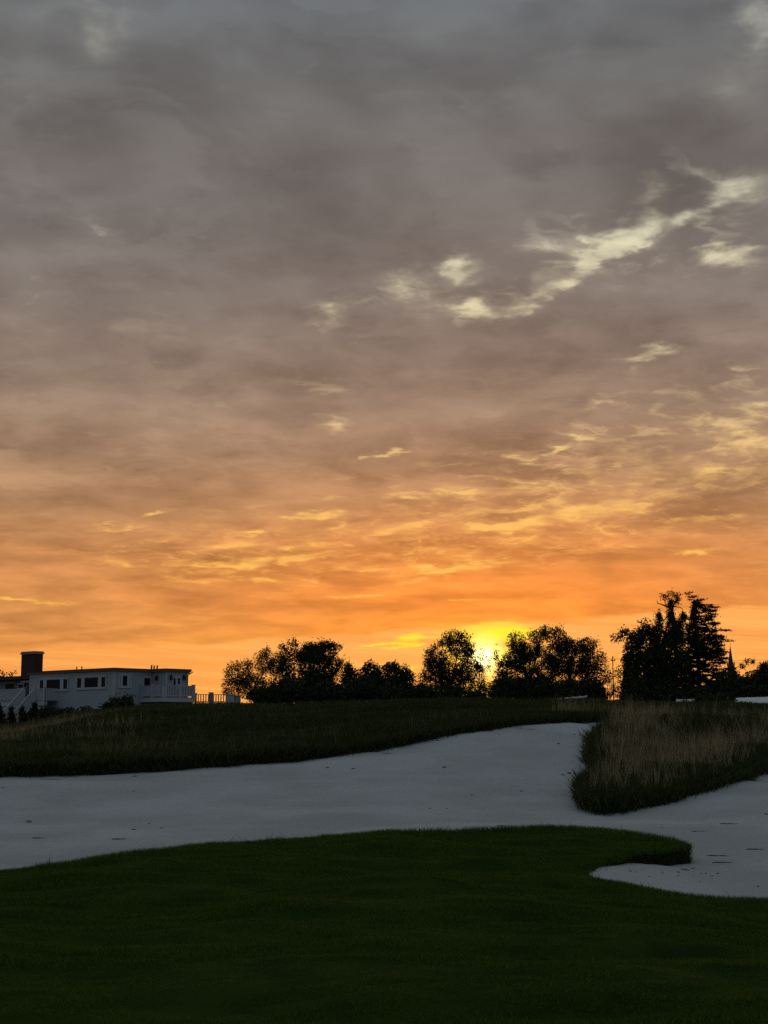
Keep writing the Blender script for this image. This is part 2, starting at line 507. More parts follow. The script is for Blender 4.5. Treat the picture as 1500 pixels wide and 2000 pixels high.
class MB:
    """collects simple solids, then links them as one mesh object"""
    def __init__(self): self.v, self.f = [], []

    def poly(self, vs, fs):
        b = len(self.v)
        self.v += [tuple(q) for q in vs]
        self.f += [tuple(b + i for i in f) for f in fs]
        return self

    def box(self, x0, x1, y0, y1, z0, z1):
        vs = [(x, y, z) for z in (z0, z1) for y in (y0, y1) for x in (x0, x1)]
        return self.poly(vs, [(0, 2, 3, 1), (4, 5, 7, 6), (0, 1, 5, 4), (2, 6, 7, 3), (0, 4, 6, 2), (1, 3, 7, 5)])

    def prism(self, pts, z0, z1):
        n = len(pts)
        vs = [(x, y, z0) for x, y in pts] + [(x, y, z1) for x, y in pts]
        return self.poly(vs, [tuple(reversed(range(n))), tuple(range(n, 2 * n))] + [(i, (i + 1) % n, n + (i + 1) % n, n + i) for i in range(n)])

    def tube(self, pts, rad, n=6, cap=True):
        pts = [Vector(p) for p in pts]
        b0 = len(self.v)
        for i, p in enumerate(pts):
            d = (pts[min(i + 1, len(pts) - 1)] - pts[max(i - 1, 0)])
            d = d.normalized() if d.length > 1e-9 else Vector((0, 0, 1))
            a = d.cross(Vector((0, 1, 0.013)) if abs(d.y) < 0.9 else Vector((1, 0, 0.02))).normalized()
            c = d.cross(a)
            r = rad[i] if isinstance(rad, (list, tuple)) else rad
            for k in range(n):
                t = 2 * math.pi * k / n
                self.v.append(tuple(p + (a * math.cos(t) + c * math.sin(t)) * r))
        for i in range(len(pts) - 1):
            for k in range(n):
                j = (k + 1) % n
                self.f.append((b0 + i * n + k, b0 + i * n + j, b0 + (i + 1) * n + j, b0 + (i + 1) * n + k))
        if cap:
            self.f.append(tuple(b0 + k for k in reversed(range(n))))
            self.f.append(tuple(b0 + (len(pts) - 1) * n + k for k in range(n)))
        return self

    def bar(self, p, q, w, h):
        """a straight timber of width w and depth h from p to q"""
        p, q = Vector(p), Vector(q)
        d = (q - p).normalized()
        a = d.cross(Vector((0, 0, 1)))
        a = a.normalized() if a.length > 1e-6 else Vector((1, 0, 0))
        c = a.cross(d)
        vs = []
        for e in (p, q):
            for s, t in ((-1, -1), (1, -1), (1, 1), (-1, 1)):
                vs.append(e + a * (s * w / 2) + c * (t * h / 2))
        return self.poly(vs, [(3, 2, 1, 0), (4, 5, 6, 7), (0, 1, 5, 4), (1, 2, 6, 5), (2, 3, 7, 6), (3, 0, 4, 7)])

    def build(self, name, mat, parent=None, smooth=False):
        me = bpy.data.meshes.new(name)
        me.from_pydata(self.v, [], self.f)
        if smooth:
            for pl in me.polygons: pl.use_smooth = True
        bm = bmesh.new(); bm.from_mesh(me)
        bmesh.ops.recalc_face_normals(bm, faces=bm.faces)
        bm.to_mesh(me); bm.free()
        return link_mesh(name, me, mat, parent)


def copy_tree(o, parent=None):
    c = o.copy()
    col.objects.link(c)
    if parent is not None: c.parent = parent
    for ch in o.children: copy_tree(ch, c)
    return c


# smooth value noise in numpy, for relief and for scattering
def hash2(ix, iy, seed):
    h = (ix.astype(np.int64) * 374761393 + iy.astype(np.int64) * 668265263 + seed * 982451653) & 0xffffffff
    h = ((h ^ (h >> 13)) * 1274126177) & 0xffffffff
    return ((h ^ (h >> 16)) & 0xffff) / 65535.0


def vnoise(x, y, s, seed=0):
    x, y = x / s, y / s
    ix, iy = np.floor(x), np.floor(y)
    fx, fy = x - ix, y - iy
    fx, fy = fx * fx * (3 - 2 * fx), fy * fy * (3 - 2 * fy)
    a = hash2(ix, iy, seed) * (1 - fx) + hash2(ix + 1, iy, seed) * fx
    b = hash2(ix, iy + 1, seed) * (1 - fx) + hash2(ix + 1, iy + 1, seed) * fx
    return a * (1 - fy) + b * fy


def fbm(x, y, s, seed=0, octs=4):
    t, a, n = 0.0, 1.0, 0.0
    for k in range(octs):
        t = t + a * vnoise(x, y, s / 2 ** k, seed + k * 17); n += a; a *= 0.5
    return t / n

# ------------------------------------------------------------------ terrain
class Fit:
    """smooth surface through surveyed points (thin-plate spline)"""
    def __init__(self, pts, lam=0.02):
        P = np.array([tuple(q) for q in pts]); self.p = P[:, :2]; n = len(P)
        K = self.k(self.p[:, None, :] - self.p[None, :, :]) + lam * np.eye(n)
        A = np.zeros((n + 3, n + 3)); A[:n, :n] = K
        A[:n, n] = 1; A[:n, n + 1:] = self.p; A[n, :n] = 1; A[n + 1:, :n] = self.p.T
        self.w = np.linalg.solve(A, np.concatenate([P[:, 2], [0, 0, 0]]))

    @staticmethod
    def k(d):
        r2 = (d ** 2).sum(-1) + 1e-9
        return r2 * np.log(r2) * 0.5

    def __call__(self, x, y):
        x, y = np.asarray(x, float), np.asarray(y, float)
        n = len(self.p)
        out = np.full(x.shape, self.w[n]) + self.w[n + 1] * x + self.w[n + 2] * y
        for i in range(n):
            r2 = (x - self.p[i, 0]) ** 2 + (y - self.p[i, 1]) ** 2 + 1e-9
            out = out + self.w[i] * r2 * np.log(r2) * 0.5
        return out


A = at
# fairway turf: its far lip, the projecting tongue on the right, and the near ground
LIP = [(-700, 1790, 13.6), (-400, 1748, 15), (-150, 1716, 16.2), (0, 1699, 16.8), (250, 1670, 17.8), (450, 1647, 18.6), (600, 1634, 19.2), (750, 1626, 19.7), (900, 1621, 20), (1050, 1617, 20.4), (1150, 1617, 20.5),
       (1200, 1622, 20.4), (1250, 1628, 20.1), (1300, 1637, 19.7), (1328, 1643, 19.35), (1337, 1648, 19.0), (1328, 1654, 18.75), (1290, 1659, 18.4), (1240, 1665, 18.0), (1190, 1676, 17.4), (1150, 1690, 16.9), (1138, 1700, 16.6), (1150, 1710, 16.3),
       (1200, 1724, 16.0), (1260, 1736, 15.7), (1330, 1748, 15.4), (1400, 1755, 15.2), (1500, 1762, 15.0), (1650, 1776, 14.7), (1900, 1800, 14.2), (2300, 1840, 13.4)]
lip_w = [A(*q) for q in LIP]
turf_pts = lip_w + [A(u, v, Y) for u, v, Y in [(750, 2000, 7.9), (0, 2000, 7.9), (1500, 2000, 7.9), (300, 1850, 11.0), (750, 1850, 10.9), (1200, 1850, 10.9), (750, 1720, 15.0), (1050, 1680, 17.2)]] \
    + [Vector((x, y, 0.0)) for x in (-14, -7, 0, 7, 14) for y in (0.0, 4.0)] + [Vector((x, -25, 0.1)) for x in (-20, 0, 20)]
turf_fit = Fit(turf_pts, 0.05)
SAND = [(-300, 1690, 20), (0, 1692, 20), (250, 1660, 21), (600, 1626, 22.6), (900, 1612, 23.6), (1100, 1609, 24.6), (1160, 1702, 16.9), (1240, 1690, 17.6), (1300, 1688, 18.4), (1338, 1685, 18.9), (1200, 1716, 16.6),
        (1300, 1735, 16.2), (1400, 1745, 16.2), (1500, 1755, 16.2), (1430, 1690, 18.6), (1500, 1660, 20), (1400, 1640, 21.5), (1480, 1610, 23.5), (1300, 1610, 24.5), (1500, 1560, 29), (1400, 1570, 28.5), (1500, 1507, 35), (1600, 1480, 38),
        (0, 1610, 25.5), (0, 1520, 33), (300, 1505, 34.5), (540, 1487, 36), (700, 1468, 37.5), (850, 1441, 39), (950, 1426, 40), (1050, 1416, 41.5), (1180, 1413, 43), (-300, 1535, 31.5), (1180, 1592, 28.2), (1120, 1575, 28.9), (1110, 1518, 32.6),
        (1135, 1492, 34.2), (1130, 1450, 38), (700, 1585, 27), (900, 1560, 29), (400, 1580, 27.5), (1700, 1700, 18), (1900, 1650, 22), (-700, 1620, 24)]
sand_pts = [A(*q) for q in SAND] + [Vector((x, y, -0.5)) for x in (-16, -8, 0, 8, 16) for y in (6, 12)] + [Vector((-30, 50, 1.0)), Vector((0, 60, 2.0)), Vector((30, 60, 2.2))]
sand_fit = Fit(sand_pts, 0.03)
# rough: far bank and the fescue mound on the right, one outline round the bunker
BANK = [(-900, 1565, 27.5), (-500, 1545, 30), (-200, 1531, 32), (0, 1520, 33), (150, 1513, 33.8), (300, 1505, 34.5), (420, 1497, 35.2), (540, 1487, 36), (620, 1477, 36.7), (700, 1468, 37.5), (780, 1454, 38.2), (850, 1441, 39), (900, 1433, 39.5),
        (950, 1426, 40), (1000, 1420, 40.7), (1050, 1416, 41.5), (1110, 1413, 42.3), (1170, 1412, 43), (1196, 1416, 42.6), (1190, 1428, 40.8), (1178, 1442, 38.6), (1162, 1460, 36.7), (1156, 1480, 35), (1163, 1500, 33.7), (1184, 1515, 32.8), (1176, 1527, 31.8),
        (1152, 1538, 31), (1140, 1553, 30.1), (1138, 1570, 29.2), (1148, 1584, 28.5), (1172, 1591, 28.2), (1200, 1590, 28.3), (1260, 1581, 28.9), (1330, 1567, 29.9), (1400, 1547, 31.4), (1460, 1523, 33.4), (1500, 1506, 35), (1580, 1480, 38), (1700, 1455, 41), (1900, 1430, 44)]
LIFT = []
for u, v, Y in BANK:
    LIFT.append(0.34 if u < 600 or v > 1500 else 0.24)
bank_w = [A(*q) for q in BANK]
bank_xy = np.array([(q.x, q.y) for q in bank_w])
top_pts = [Vector((q.x, q.y, q.z + h)) for q, h in zip(bank_w, LIFT)]
TOPS = [(-200, 1455, 52), (0, 1452, 60), (100, 1428, 55), (200, 1404, 57), (300, 1393, 58), (480, 1389, 58), (620, 1383, 58), (750, 1377, 58), (900, 1374, 58), (1000, 1374, 58), (1100, 1379, 58), (1200, 1387, 56), (1300, 1393, 54), (1400, 1392, 55), (1500, 1389, 56),
        (1700, 1375, 58), (200, 1455, 44), (500, 1430, 46), (800, 1405, 48), (1000, 1392, 50), (1250, 1530, 30.6), (1350, 1500, 32.6), (1450, 1462, 35.5), (1230, 1470, 36.5), (1300, 1440, 40), (1400, 1420, 41), (1500, 1420, 41), (1270, 1408, 46), (1600, 1420, 42)]
top_pts += [A(*q) for q in TOPS]
top_pts += [Vector((gx(0, 85), 85, 1.3)), Vector((gx(-200, 85), 85, 1.1)), Vector((gx(0, 112), 112, 1.15)), Vector((gx(-300, 115), 115, 1.1)), Vector((gx(230, 85), 85, 2.5)), Vector((gx(300, 118), 118, 3.2)), Vector((gx(120, 112), 112, 2.6)),
            Vector((gx(450, 120), 120, 3.3)), Vector((gx(750, 90), 90, 2.7)), Vector((gx(1200, 90), 90, 2.4)), Vector((gx(1500, 90), 90, 2.3))]
top_pts += [Vector((x, y, 2.4)) for x in (-90, -40, 0, 40, 90) for y in (160, 230)] + [Vector((-90, 90, 1.2)), Vector((90, 90, 2.2)), Vector((60, 60, 2.4)), Vector((-60, 60, 1.4))]
rough_fit = Fit(top_pts, 0.03)


def smooth_loop(pts, step):
    """resample a polyline with rounded corners"""
    out = []
    n = len(pts)
    for i in range(n - 1):
        p0, p1, p2, p3 = pts[max(i - 1, 0)], pts[i], pts[i + 1], pts[min(i + 2, n - 1)]
        k = max(1, int(np.linalg.norm(np.array(p2) - np.array(p1)) / step))
        for j in range(k):
            t = j / k
            out.append(tuple(0.5 * (2 * p1[c] + (p2[c] - p0[c]) * t + (2 * p0[c] - 5 * p1[c] + 4 * p2[c] - p3[c]) * t * t + (3 * p1[c] - p0[c] - 3 * p2[c] + p3[c]) * t ** 3) for c in (0, 1)))
    out.append(tuple(pts[-1][:2]))
    return out


def inside(x, y, poly):
    px, py = poly[:, 0], poly[:, 1]
    c = np.zeros(x.shape, bool)
    j = len(poly) - 1
    for i in range(len(poly)):
        with np.errstate(divide='ignore', invalid='ignore'):
            t = ((py[i] > y) != (py[j] > y)) & (x < (px[j] - px[i]) * (y - py[i]) / (py[j] - py[i] + 1e-12) + px[i])
        c ^= t
        j = i
    return c


def edge_dist(x, y, line):
    """distance to a polyline"""
    d = np.full(x.shape, 1e9)
    for (x0, y0), (x1, y1) in zip(line[:-1], line[1:]):
        vx, vy = x1 - x0, y1 - y0
        L = vx * vx + vy * vy + 1e-12
        t = np.clip(((x - x0) * vx + (y - y0) * vy) / L, 0, 1)
        d = np.minimum(d, (x - x0 - t * vx) ** 2 + (y - y0 - t * vy) ** 2)
    return np.sqrt(d)


def jag(line, amp, s, seed):
    """uneven turf edge"""
    L = np.array(line)
    t = np.gradient(L, axis=0); t /= np.linalg.norm(t, axis=1)[:, None] + 1e-9
    nrm = np.stack([-t[:, 1], t[:, 0]], 1)
    k = (fbm(L[:, 0] + 50, L[:, 1] + 50, s, seed, 3) - 0.5) * 2 * amp
    return [tuple(q) for q in (L + nrm * k[:, None])]


lip_line = jag(smooth_loop([(q.x, q.y) for q in lip_w], 0.12), 0.05, 0.35, 3)
turf_poly = np.array(lip_line + [(24.0, 8.0), (24.0, -25.0), (-24.0, -25.0), (-24.0, 8.0)])
bank_line = jag(smooth_loop([tuple(q) for q in bank_xy], 0.22), 0.10, 0.6, 5)
rough_poly = np.array(bank_line + [(60.0, 40.0), (110.0, 90.0), (110.0, 235.0), (-110.0, 235.0), (-110.0, 90.0), (-60.0, 20.0)])


def turf_z(x, y):
    d = np.clip(edge_dist(x, y, lip_line) / 0.5, 0, 1)
    und = (fbm(x * 0.6, y, 1.3, 11) - 0.5) * 0.28 + (fbm(x * 0.4, y, 0.45, 13, 3) - 0.5) * 0.12
    near = np.clip((y - 3) / 5, 0.0, 1)
    return turf_fit(x, y) + und * d * near - 0.03 * np.clip(1 - edge_dist(x, y, lip_line) / 0.15, 0, 1) ** 2


def rough_z(x, y):
    d = np.clip(edge_dist(x, y, bank_line) / 1.2, 0, 1)
    und = (fbm(x, y, 3.0, 21) - 0.5) * 0.35 + (fbm(x, y, 0.8, 23, 3) - 0.5) * 0.16
    z = np.clip(rough_fit(x, y), 0.2, 4.5)
    far = np.clip((235 - y) / 40, 0, 1) * np.clip((110 - np.abs(x)) / 25, 0, 1)
    return -1.2 + (z + und * d + 1.2) * (far ** 0.5) - 0.08 * (1 - d) ** 2


def sand_z(x, y):
    z = sand_fit(x, y)
    z = z + (fbm(x, y, 2.2, 31, 3) - 0.5) * 0.16 + (fbm(x, y, 0.45, 33, 3) - 0.5) * 0.045
    # the low crease where the raked floor meets the slope
    ax_, ay_, bx2, by2 = CREASE
    vx, vy = bx2 - ax_, by2 - ay_
    L = math.hypot(vx, vy)
    t = ((x - ax_) * vx + (y - ay_) * vy) / (L * L)
    s = ((x - ax_) * -vy + (y - ay_) * vx) / L + (vnoise(x, y, 2.0, 37) - 0.5) * 0.5
    z = z + 0.07 / (1 + np.exp(np.clip(s / 0.10, -40, 40))) * np.exp(-np.clip(s, -9, 0) ** 2 / 1.2) * np.clip(1.1 - np.abs(t - .45) * 1.4, 0, 1) * (s > -4)
    return z


CREASE = (at(1114, 1517, 32.6).x, 32.6, at(720, 1592, 27.0).x, 27.0)


def sheet(name, poly, line, zf, spacing, depth, mat, skirt_mat, tuck=0.10):
    """a ground sheet inside an outline with a turned-down, slightly undercut lip along 'line'"""
    pts = [tuple(q) for q in poly]
    n = len(pts)
    ins = []
    for (x0, x1, y0, y1, s) in spacing:
        gxs, gys = np.meshgrid(np.arange(x0, x1, s), np.arange(y0, y1, s))
        gxs = gxs.ravel() + RNG.uniform(-.3, .3, gxs.size) * s
        gys = gys.ravel() + RNG.uniform(-.3, .3, gys.size) * s
        k = inside(gxs, gys, poly)
        gxs, gys = gxs[k], gys[k]
        dd = edge_dist(gxs, gys, pts + [pts[0]])
        k = dd > s * 0.45
        ins += list(zip(gxs[k], gys[k]))
    vs = [Vector(q) for q in pts + ins]
    r = delaunay_2d_cdt(vs, [(i, (i + 1) % n) for i in range(n)], [], 1, 1e-5)
    xy = np.array([tuple(q) for q in r[0]])
    fs = [tuple(f) for f in r[2]]
    z = zf(xy[:, 0], xy[:, 1])
    V = [(a, b, c) for (a, b), c in zip(xy, z)]
    F = fs
    me = bpy.data.meshes.new(name)
    me.from_pydata(V, [], F)
    for pl in me.polygons: pl.use_smooth = True
    o = link_mesh(name, me, mat)
    tag(o, kind='structure')
    bm = bmesh.new(); bm.from_mesh(me); bmesh.ops.recalc_face_normals(bm, faces=bm.faces)
    if sum(f.normal.z for f in bm.faces) < 0: bmesh.ops.reverse_faces(bm, faces=bm.faces)
    bm.to_mesh(me); bm.free()
    # the cut face under the lip
    L = np.array(line)
    t = np.gradient(L, axis=0); t /= np.linalg.norm(t, axis=1)[:, None] + 1e-9
    nr = np.stack([-t[:, 1], t[:, 0]], 1)
    test = L + nr * 0.05
    sgn = 1.0 if inside(test[:, 0], test[:, 1], poly).mean() > 0.5 else -1.0
    nr = nr * sgn
    zt = zf(L[:, 0], L[:, 1])
    rows = [np.c_[L, zt]]
    for dz, inn in ((0.04, -0.03), (0.12, tuck * 0.5), (depth, tuck)):
        q = L + nr * (inn + (fbm(L[:, 0] * 3 + dz * 9, L[:, 1] * 3, 0.5, 41, 2) - 0.5)[:, None] * 0.10)
        rows.append(np.c_[q, zt - dz])
    V = np.concatenate(rows); m_ = len(L)
    F = [(i + k * m_, i + 1 + k * m_, i + 1 + (k + 1) * m_, i + (k + 1) * m_) for k in range(3) for i in range(m_ - 1)]
    me = bpy.data.meshes.new(name + '_lip')
    me.from_pydata([tuple(q) for q in V], [], F)
    o2 = link_mesh(name + '_edge', me, skirt_mat)
    tag(o2, kind='structure')
    return o


# ground out to the horizon, under everything
gm = MB()
gm.poly([(-4000, -4000, -1.6), (4000, -4000, -1.6), (4000, 7000, -1.6), (-4000, 7000, -1.6)], [(0, 1, 2, 3)])
tag(gm.build('ground', M['far_soil']), kind='structure')

# bunker sand
nx, ny = 300, 330
sxs = np.linspace(-22, 24, nx); sys_ = np.linspace(11, 52, ny)
X, Y = np.meshgrid(sxs, sys_)
Z = sand_z(X.ravel(), Y.ravel())
# shallow footprints and rake scuffs
for k in range(420):
    cx, cy = RNG.uniform(-9, 10), RNG.uniform(16, 40)
    i0 = np.abs(X.ravel() - cx) < 0.6; i0 &= np.abs(Y.ravel() - cy) < 0.6
    d2 = ((X.ravel()[i0] - cx) / 0.22) ** 2 + ((Y.ravel()[i0] - cy) / 0.16) ** 2
    Z[i0] -= 0.03 * np.exp(-d2) * RNG.uniform(0.3, 1.2)
xf, yf = X.ravel(), Y.ravel()
for poly_, line_, zf_, reach in ((rough_poly, bank_line, rough_z, 0.45), (turf_poly, lip_line, turf_z, 0.3)):     # the sand dips away under the turf
    k = inside(xf, yf, poly_)
    dk = edge_dist(xf[k], yf[k], line_)
    lim = zf_(xf[k], yf[k]) - 0.3
    Z[k] = np.where(dk > reach, np.minimum(Z[k], lim), Z[k])
idx = np.arange(nx * ny).reshape(ny, nx)
F = np.stack([idx[:-1, :-1], idx[:-1, 1:], idx[1:, 1:], idx[1:, :-1]], -1).reshape(-1)
me = np_mesh('sand', np.c_[X.ravel(), Y.ravel(), Z], F, np.full((nx - 1) * (ny - 1), 4), True)
tag(link_mesh('sand', me, M['sand']), kind='structure')

sheet('turf', turf_poly, lip_line, turf_z, [(-9, 9.5, 6, 21.5, 0.16), (-24, -9, -25, 21, 1.2), (9.5, 24, -25, 21, 1.2), (-9, 9.5, -25, 6, 1.2)], 0.34, M['turf_soil'], M['thatch'], 0.06)
sheet('rough', rough_poly, bank_line, rough_z, [(-16, 18, 27, 64, 0.32), (-60, -16, 22, 64, 2.0), (18, 60, 36, 64, 2.0), (-110, 110, 64, 235, 3.5)], 0.75, M['rough_soil'], M['thatch'], 0.16)


# ------------------------------------------------------------------ grass
def blades(name, x, y, z, h, w, lean, mat, segs=2, tip=True, label=None):
    """one blade per point: a bent tapering strip of real faces"""
    n = len(x)
    yaw = RNG.uniform(0, 2 * math.pi, n)
    ca, sa = np.cos(yaw), np.sin(yaw)
    la = RNG.uniform(0, 2 * math.pi, n)
    lx, ly = np.cos(la) * lean * h, np.sin(la) * lean * h
    rows = []
    for k in range(segs + 1):
        t = k / segs
        wk = w * (1 - t) ** 0.6 * 0.5 if k < segs else w * 0.0
        bx, by, bz = x + lx * t * t, y + ly * t * t, z + h * t * (1 - 0.12 * t * np.minimum(lean * 2, 1))
        if k < segs:
            rows.append(np.stack([bx - ca * wk, by - sa * wk, bz], 1))
            rows.append(np.stack([bx + ca * wk, by + sa * wk, bz], 1))
        else:
            rows.append(np.stack([bx, by, bz], 1))
    V = np.stack(rows, 1)            # n, rows, 3
    m_ = V.shape[1]
    base = (np.arange(n) * m_)[:, None]
    Fq = []
    tot = []
    parts = []
    for k in range(segs - 1):
        parts.append(base + np.array([2 * k, 2 * k + 1, 2 * k + 3, 2 * k + 2]))
        tot.append(4)
    parts.append(base + np.array([2 * segs - 2, 2 * segs - 1, 2 * segs])); tot.append(3)
    F = np.concatenate(parts, 1).ravel()
    T = np.tile(np.array(tot), n)
    me = np_mesh(name, V.reshape(-1, 3), F, T)
    o = link_mesh(name, me, mat)
    tag(o, label, 'grass', kind='stuff')
    return o


def in_view(x, y, pad=0.4):
    return np.abs(x) < y * 750.0 / FOC * 1.12 + pad


def scatter(n, x0, x1, y0, y1, poly, dens=None, far_bias=1.0):
    """random points inside an outline, thinned by a density field"""
    y = y0 + (y1 - y0) * RNG.uniform(0, 1, n) ** far_bias
    x = RNG.uniform(x0, x1, n)
    k = in_view(x, y, 1.5) & inside(x, y, poly)
    x, y = x[k], y[k]
    if dens is not None:
        k = RNG.uniform(0, 1, len(x)) < dens(x, y)
        x, y = x[k], y[k]
    return x, y


# mown fairway turf
x, y = scatter(620000, -6.5, 6.8, 6.6, 21.0, turf_poly)
tuft = fbm(x, y * 0.5, 0.9, 51)
d = edge_dist(x, y, lip_line)
h = (0.018 + 0.022 * tuft + 0.018 * RNG.uniform(0, 1, len(x))) * (1 + 0.75 * np.clip(1 - d / 0.5, 0, 1)) * np.clip(y / 16, 0.75, 1.0)
h *= np.where(fbm(x * 0.35, y, 0.35, 57, 3) < 0.42, 0.45, 1.0) * (1 + 0.25 * np.sin(y * 2.6 + x * 0.25))
blades('turf_grass', x, y, turf_z(x, y) - 0.005, h, 0.007, 0.55, M['turf_blade'], 1, label='short dark green mown grass covering the near fairway')
# ragged blades that stand up along the turf lip
LL = np.array(lip_line)
k = RNG.integers(0, len(LL) - 1, 24000)
t = RNG.uniform(0, 1, len(k))[:, None]
q = LL[k] * (1 - t) + LL[k + 1] * t + RNG.normal(0, 0.035, (len(k), 2))
kk = in_view(q[:, 0], q[:, 1]); q = q[kk]
h = RNG.uniform(0.035, 0.085, len(q)) * (0.6 + 0.9 * fbm(q[:, 0], q[:, 1], 0.25, 61, 2))
h[RNG.uniform(0, 1, len(q)) < 0.012] *= 2.1
blades('lip_grass', q[:, 0], q[:, 1], turf_z(q[:, 0], q[:, 1]) - 0.03, h, 0.008, 0.6, M['turf_blade'], 2, label='ragged grass blades along the turf lip of the bunker')

# matted grass on the cut face under the projecting tongue of turf
cove = np.array([q for q in lip_line if at(1120, 1425, q[1]).x < q[0] < at(1345, 1425, q[1]).x and 16.3 < q[1] < 19.4])
k = RNG.integers(0, len(cove) - 1, 9000)
t = RNG.uniform(0, 1, len(k))[:, None]
q = cove[k] * (1 - t) + cove[k + 1] * t + RNG.normal(0, 0.02, (len(k), 2)) - np.array([[0, .03]])
dz = RNG.uniform(0, 1, len(q)) ** 1.2 * 0.24
k = q[:, 1] > 16.75
q, dz = q[k], dz[k]
blades('cut_face_grass', q[:, 0], q[:, 1], turf_z(q[:, 0], q[:, 1]) - dz - .02, RNG.uniform(.03, .09, len(q)), 0.010, 1.3, M['rough_blade'], 2, label='matted grass and roots on the cut face under the turf tongue')

# shaggy rough on the bank and mound
mound = lambda x, y: np.clip((x - (3.5 + (y - 30) * 0.10)) / 1.1, 0, 1) * np.clip((52 - y) / 6, 0, 1)
x, y = scatter(900000, -15, 17, 27.5, 63, rough_poly, None, 1.0)
d = edge_dist(x, y, bank_line)
cl = fbm(x, y, 1.1, 71)
keep = RNG.uniform(0, 1, len(x)) < 0.35 + 0.65 * np.clip((cl - 0.3) / 0.3, 0, 1)
x, y, d, cl = x[keep], y[keep], d[keep], cl[keep]
h = (0.06 + 0.16 * cl + 0.08 * RNG.uniform(0, 1, len(x))) * (1 + 0.3 * mound(x, y))
blades('rough_grass', x, y, rough_z(x, y) - 0.02, h, 0.016, 0.7, M['rough_blade'], 2, label='shaggy dark rough grass covering the bank and the mound')
x, y = scatter(260000, -36, 16, 62, 128, rough_poly, lambda x, y: np.clip(1.1 - (y - 60) / 90, .3, 1), 1.0)
blades('meadow_grass', x, y, rough_z(x, y) - 0.03, RNG.uniform(.12, .34, len(x)), 0.03, .6, M['rough_blade'], 2, label='long dark meadow grass between the bank and the house')
# dense thatch hanging over the bunker edge
LL = np.array(bank_line)
seg = np.linalg.norm(np.diff(LL, axis=0), axis=1)
k = RNG.integers(0, len(LL) - 1, 60000)
t = RNG.uniform(0, 1, len(k))[:, None]
q = LL[k] * (1 - t) + LL[k + 1] * t + RNG.normal(0, 0.10, (len(k), 2))
kk = in_view(q[:, 0], q[:, 1], 1.0); q = q[kk]
z0 = np.minimum(rough_z(q[:, 0], q[:, 1]), 9) - RNG.uniform(0.0, 0.42, len(q)) ** 1.3
h = RNG.uniform(0.08, 0.24, len(q))
blades('overhanging_grass', q[:, 0], q[:, 1], z0, h, 0.02, 1.1, M['rough_blade'], 2, label='dark matted grass hanging over the far bunker edge')

# tall wispy fescue
def fesc(n, x0, x1, y0, y1, dens, hm, hs, name, label, w=0.006, mat='fescue'):
    x, y = scatter(n, x0, x1, y0, y1, rough_poly, dens)
    hh = np.clip(RNG.normal(hm, hs, len(x)), 0.2, 1.3)
    o = blades(name, x, y, rough_z(x, y) - 0.02, hh, w, 0.34, M[mat], 3, label=label)
    return o
def tufts(n_t, per, x0, x1, y0, y1, dens, hm, hs, name, label, w, mat, spread=0.10, lean=0.24):
    """stalks standing in tufts"""
    tx, ty = scatter(n_t, x0, x1, y0, y1, rough_poly, dens)
    k = np.repeat(np.arange(len(tx)), per)
    x = tx[k] + RNG.normal(0, spread, len(k)); y = ty[k] + RNG.normal(0, spread, len(k))
    th = np.clip(RNG.normal(hm, hs, len(tx)), .25, 1.25)
    h = th[k] * RNG.uniform(.55, 1.12, len(k))
    ok = inside(x, y, rough_poly)
    x, y, h = x[ok], y[ok], h[ok]
    return blades(name, x, y, rough_z(x, y) - 0.02, h, w, lean, M[mat], 3, label=label)


def dm(x, y):
    c = np.clip((fbm(x, y, 1.3, 81) - 0.34) / 0.22, 0, 1)
    e = edge_dist(x, y, bank_line)
    rim = np.exp(-((e - 1.0) / 0.9) ** 2)
    tip = np.exp(-((x - 6.2) / 1.5) ** 2 - ((y - 36.3) / 1.6) ** 2)
    right = np.clip((x - 8.0) / 2.5, 0, 1) * np.clip((45 - y) / 6, 0, 1)
    return np.clip(mound(x, y) * (0.035 + 0.95 * rim * (.15 + .85 * c) + 0.5 * tip * c + 0.35 * right * c) * np.clip(e / 0.3, 0.1, 1), 0, 1)


tufts(8500, 8, 3.0, 13, 27.5, 52, dm, 0.58, 0.17, 'fescue_grass', 'tall wispy tan fescue standing on the mound at the right', 0.0078, 'fescue', 0.07, 0.3)
def db(x, y):
    e = edge_dist(x, y, bank_line)
    c = np.clip((fbm(x, y, 2.0, 91) - 0.38) / 0.25, 0, 1)
    fringe = np.exp(-((e - 1.5) / 1.2) ** 2)
    return np.clip((1 - mound(x, y)) * (fringe * (.15 + .85 * c) + 0.05 + .16 * c * np.clip(-(x + 2) / 6, 0, 1)) * np.clip(1.0 - (x + 4) / 9, 0.12, 1) * np.clip(e / .5 - .2, 0, 1), 0, 1)


tufts(9000, 6, -15, 12, 31, 62, db, 0.36, 0.13, 'seed_grass', 'pale grass stalks in loose tufts along the far bank', 0.0085, 'seed', 0.14)
dl = lambda x, y: np.clip((fbm(x, y, 2.2, 95) - 0.36) / 0.25, 0, 1) * np.clip((gx(300, 1.0) * y - x) / 2.5, 0, 1)
fesc(26000, -24, -5, 46, 80, dl, 0.5, 0.16, 'tall_grass', 'tan grass stalks on the slope below the house', w=0.010)

# ------------------------------------------------------------------ the white house on the rise
HP = at(220, 1425, 125.0)                       # its near corner
HA = math.atan2(-0.684, 0.727)
HB = 3.0                                        # local ground height
ax, ay, bx_, by_ = math.cos(HA), math.sin(HA), -math.sin(HA), math.cos(HA)
house = empty('house', (HP.x, HP.y, HB), HA)
tag(house, 'low pale clapboard house with flat brown roof, brick chimney and railed decks', 'house')


def ratio(u):
    d = ray(u, 1425); return d.x / d.y


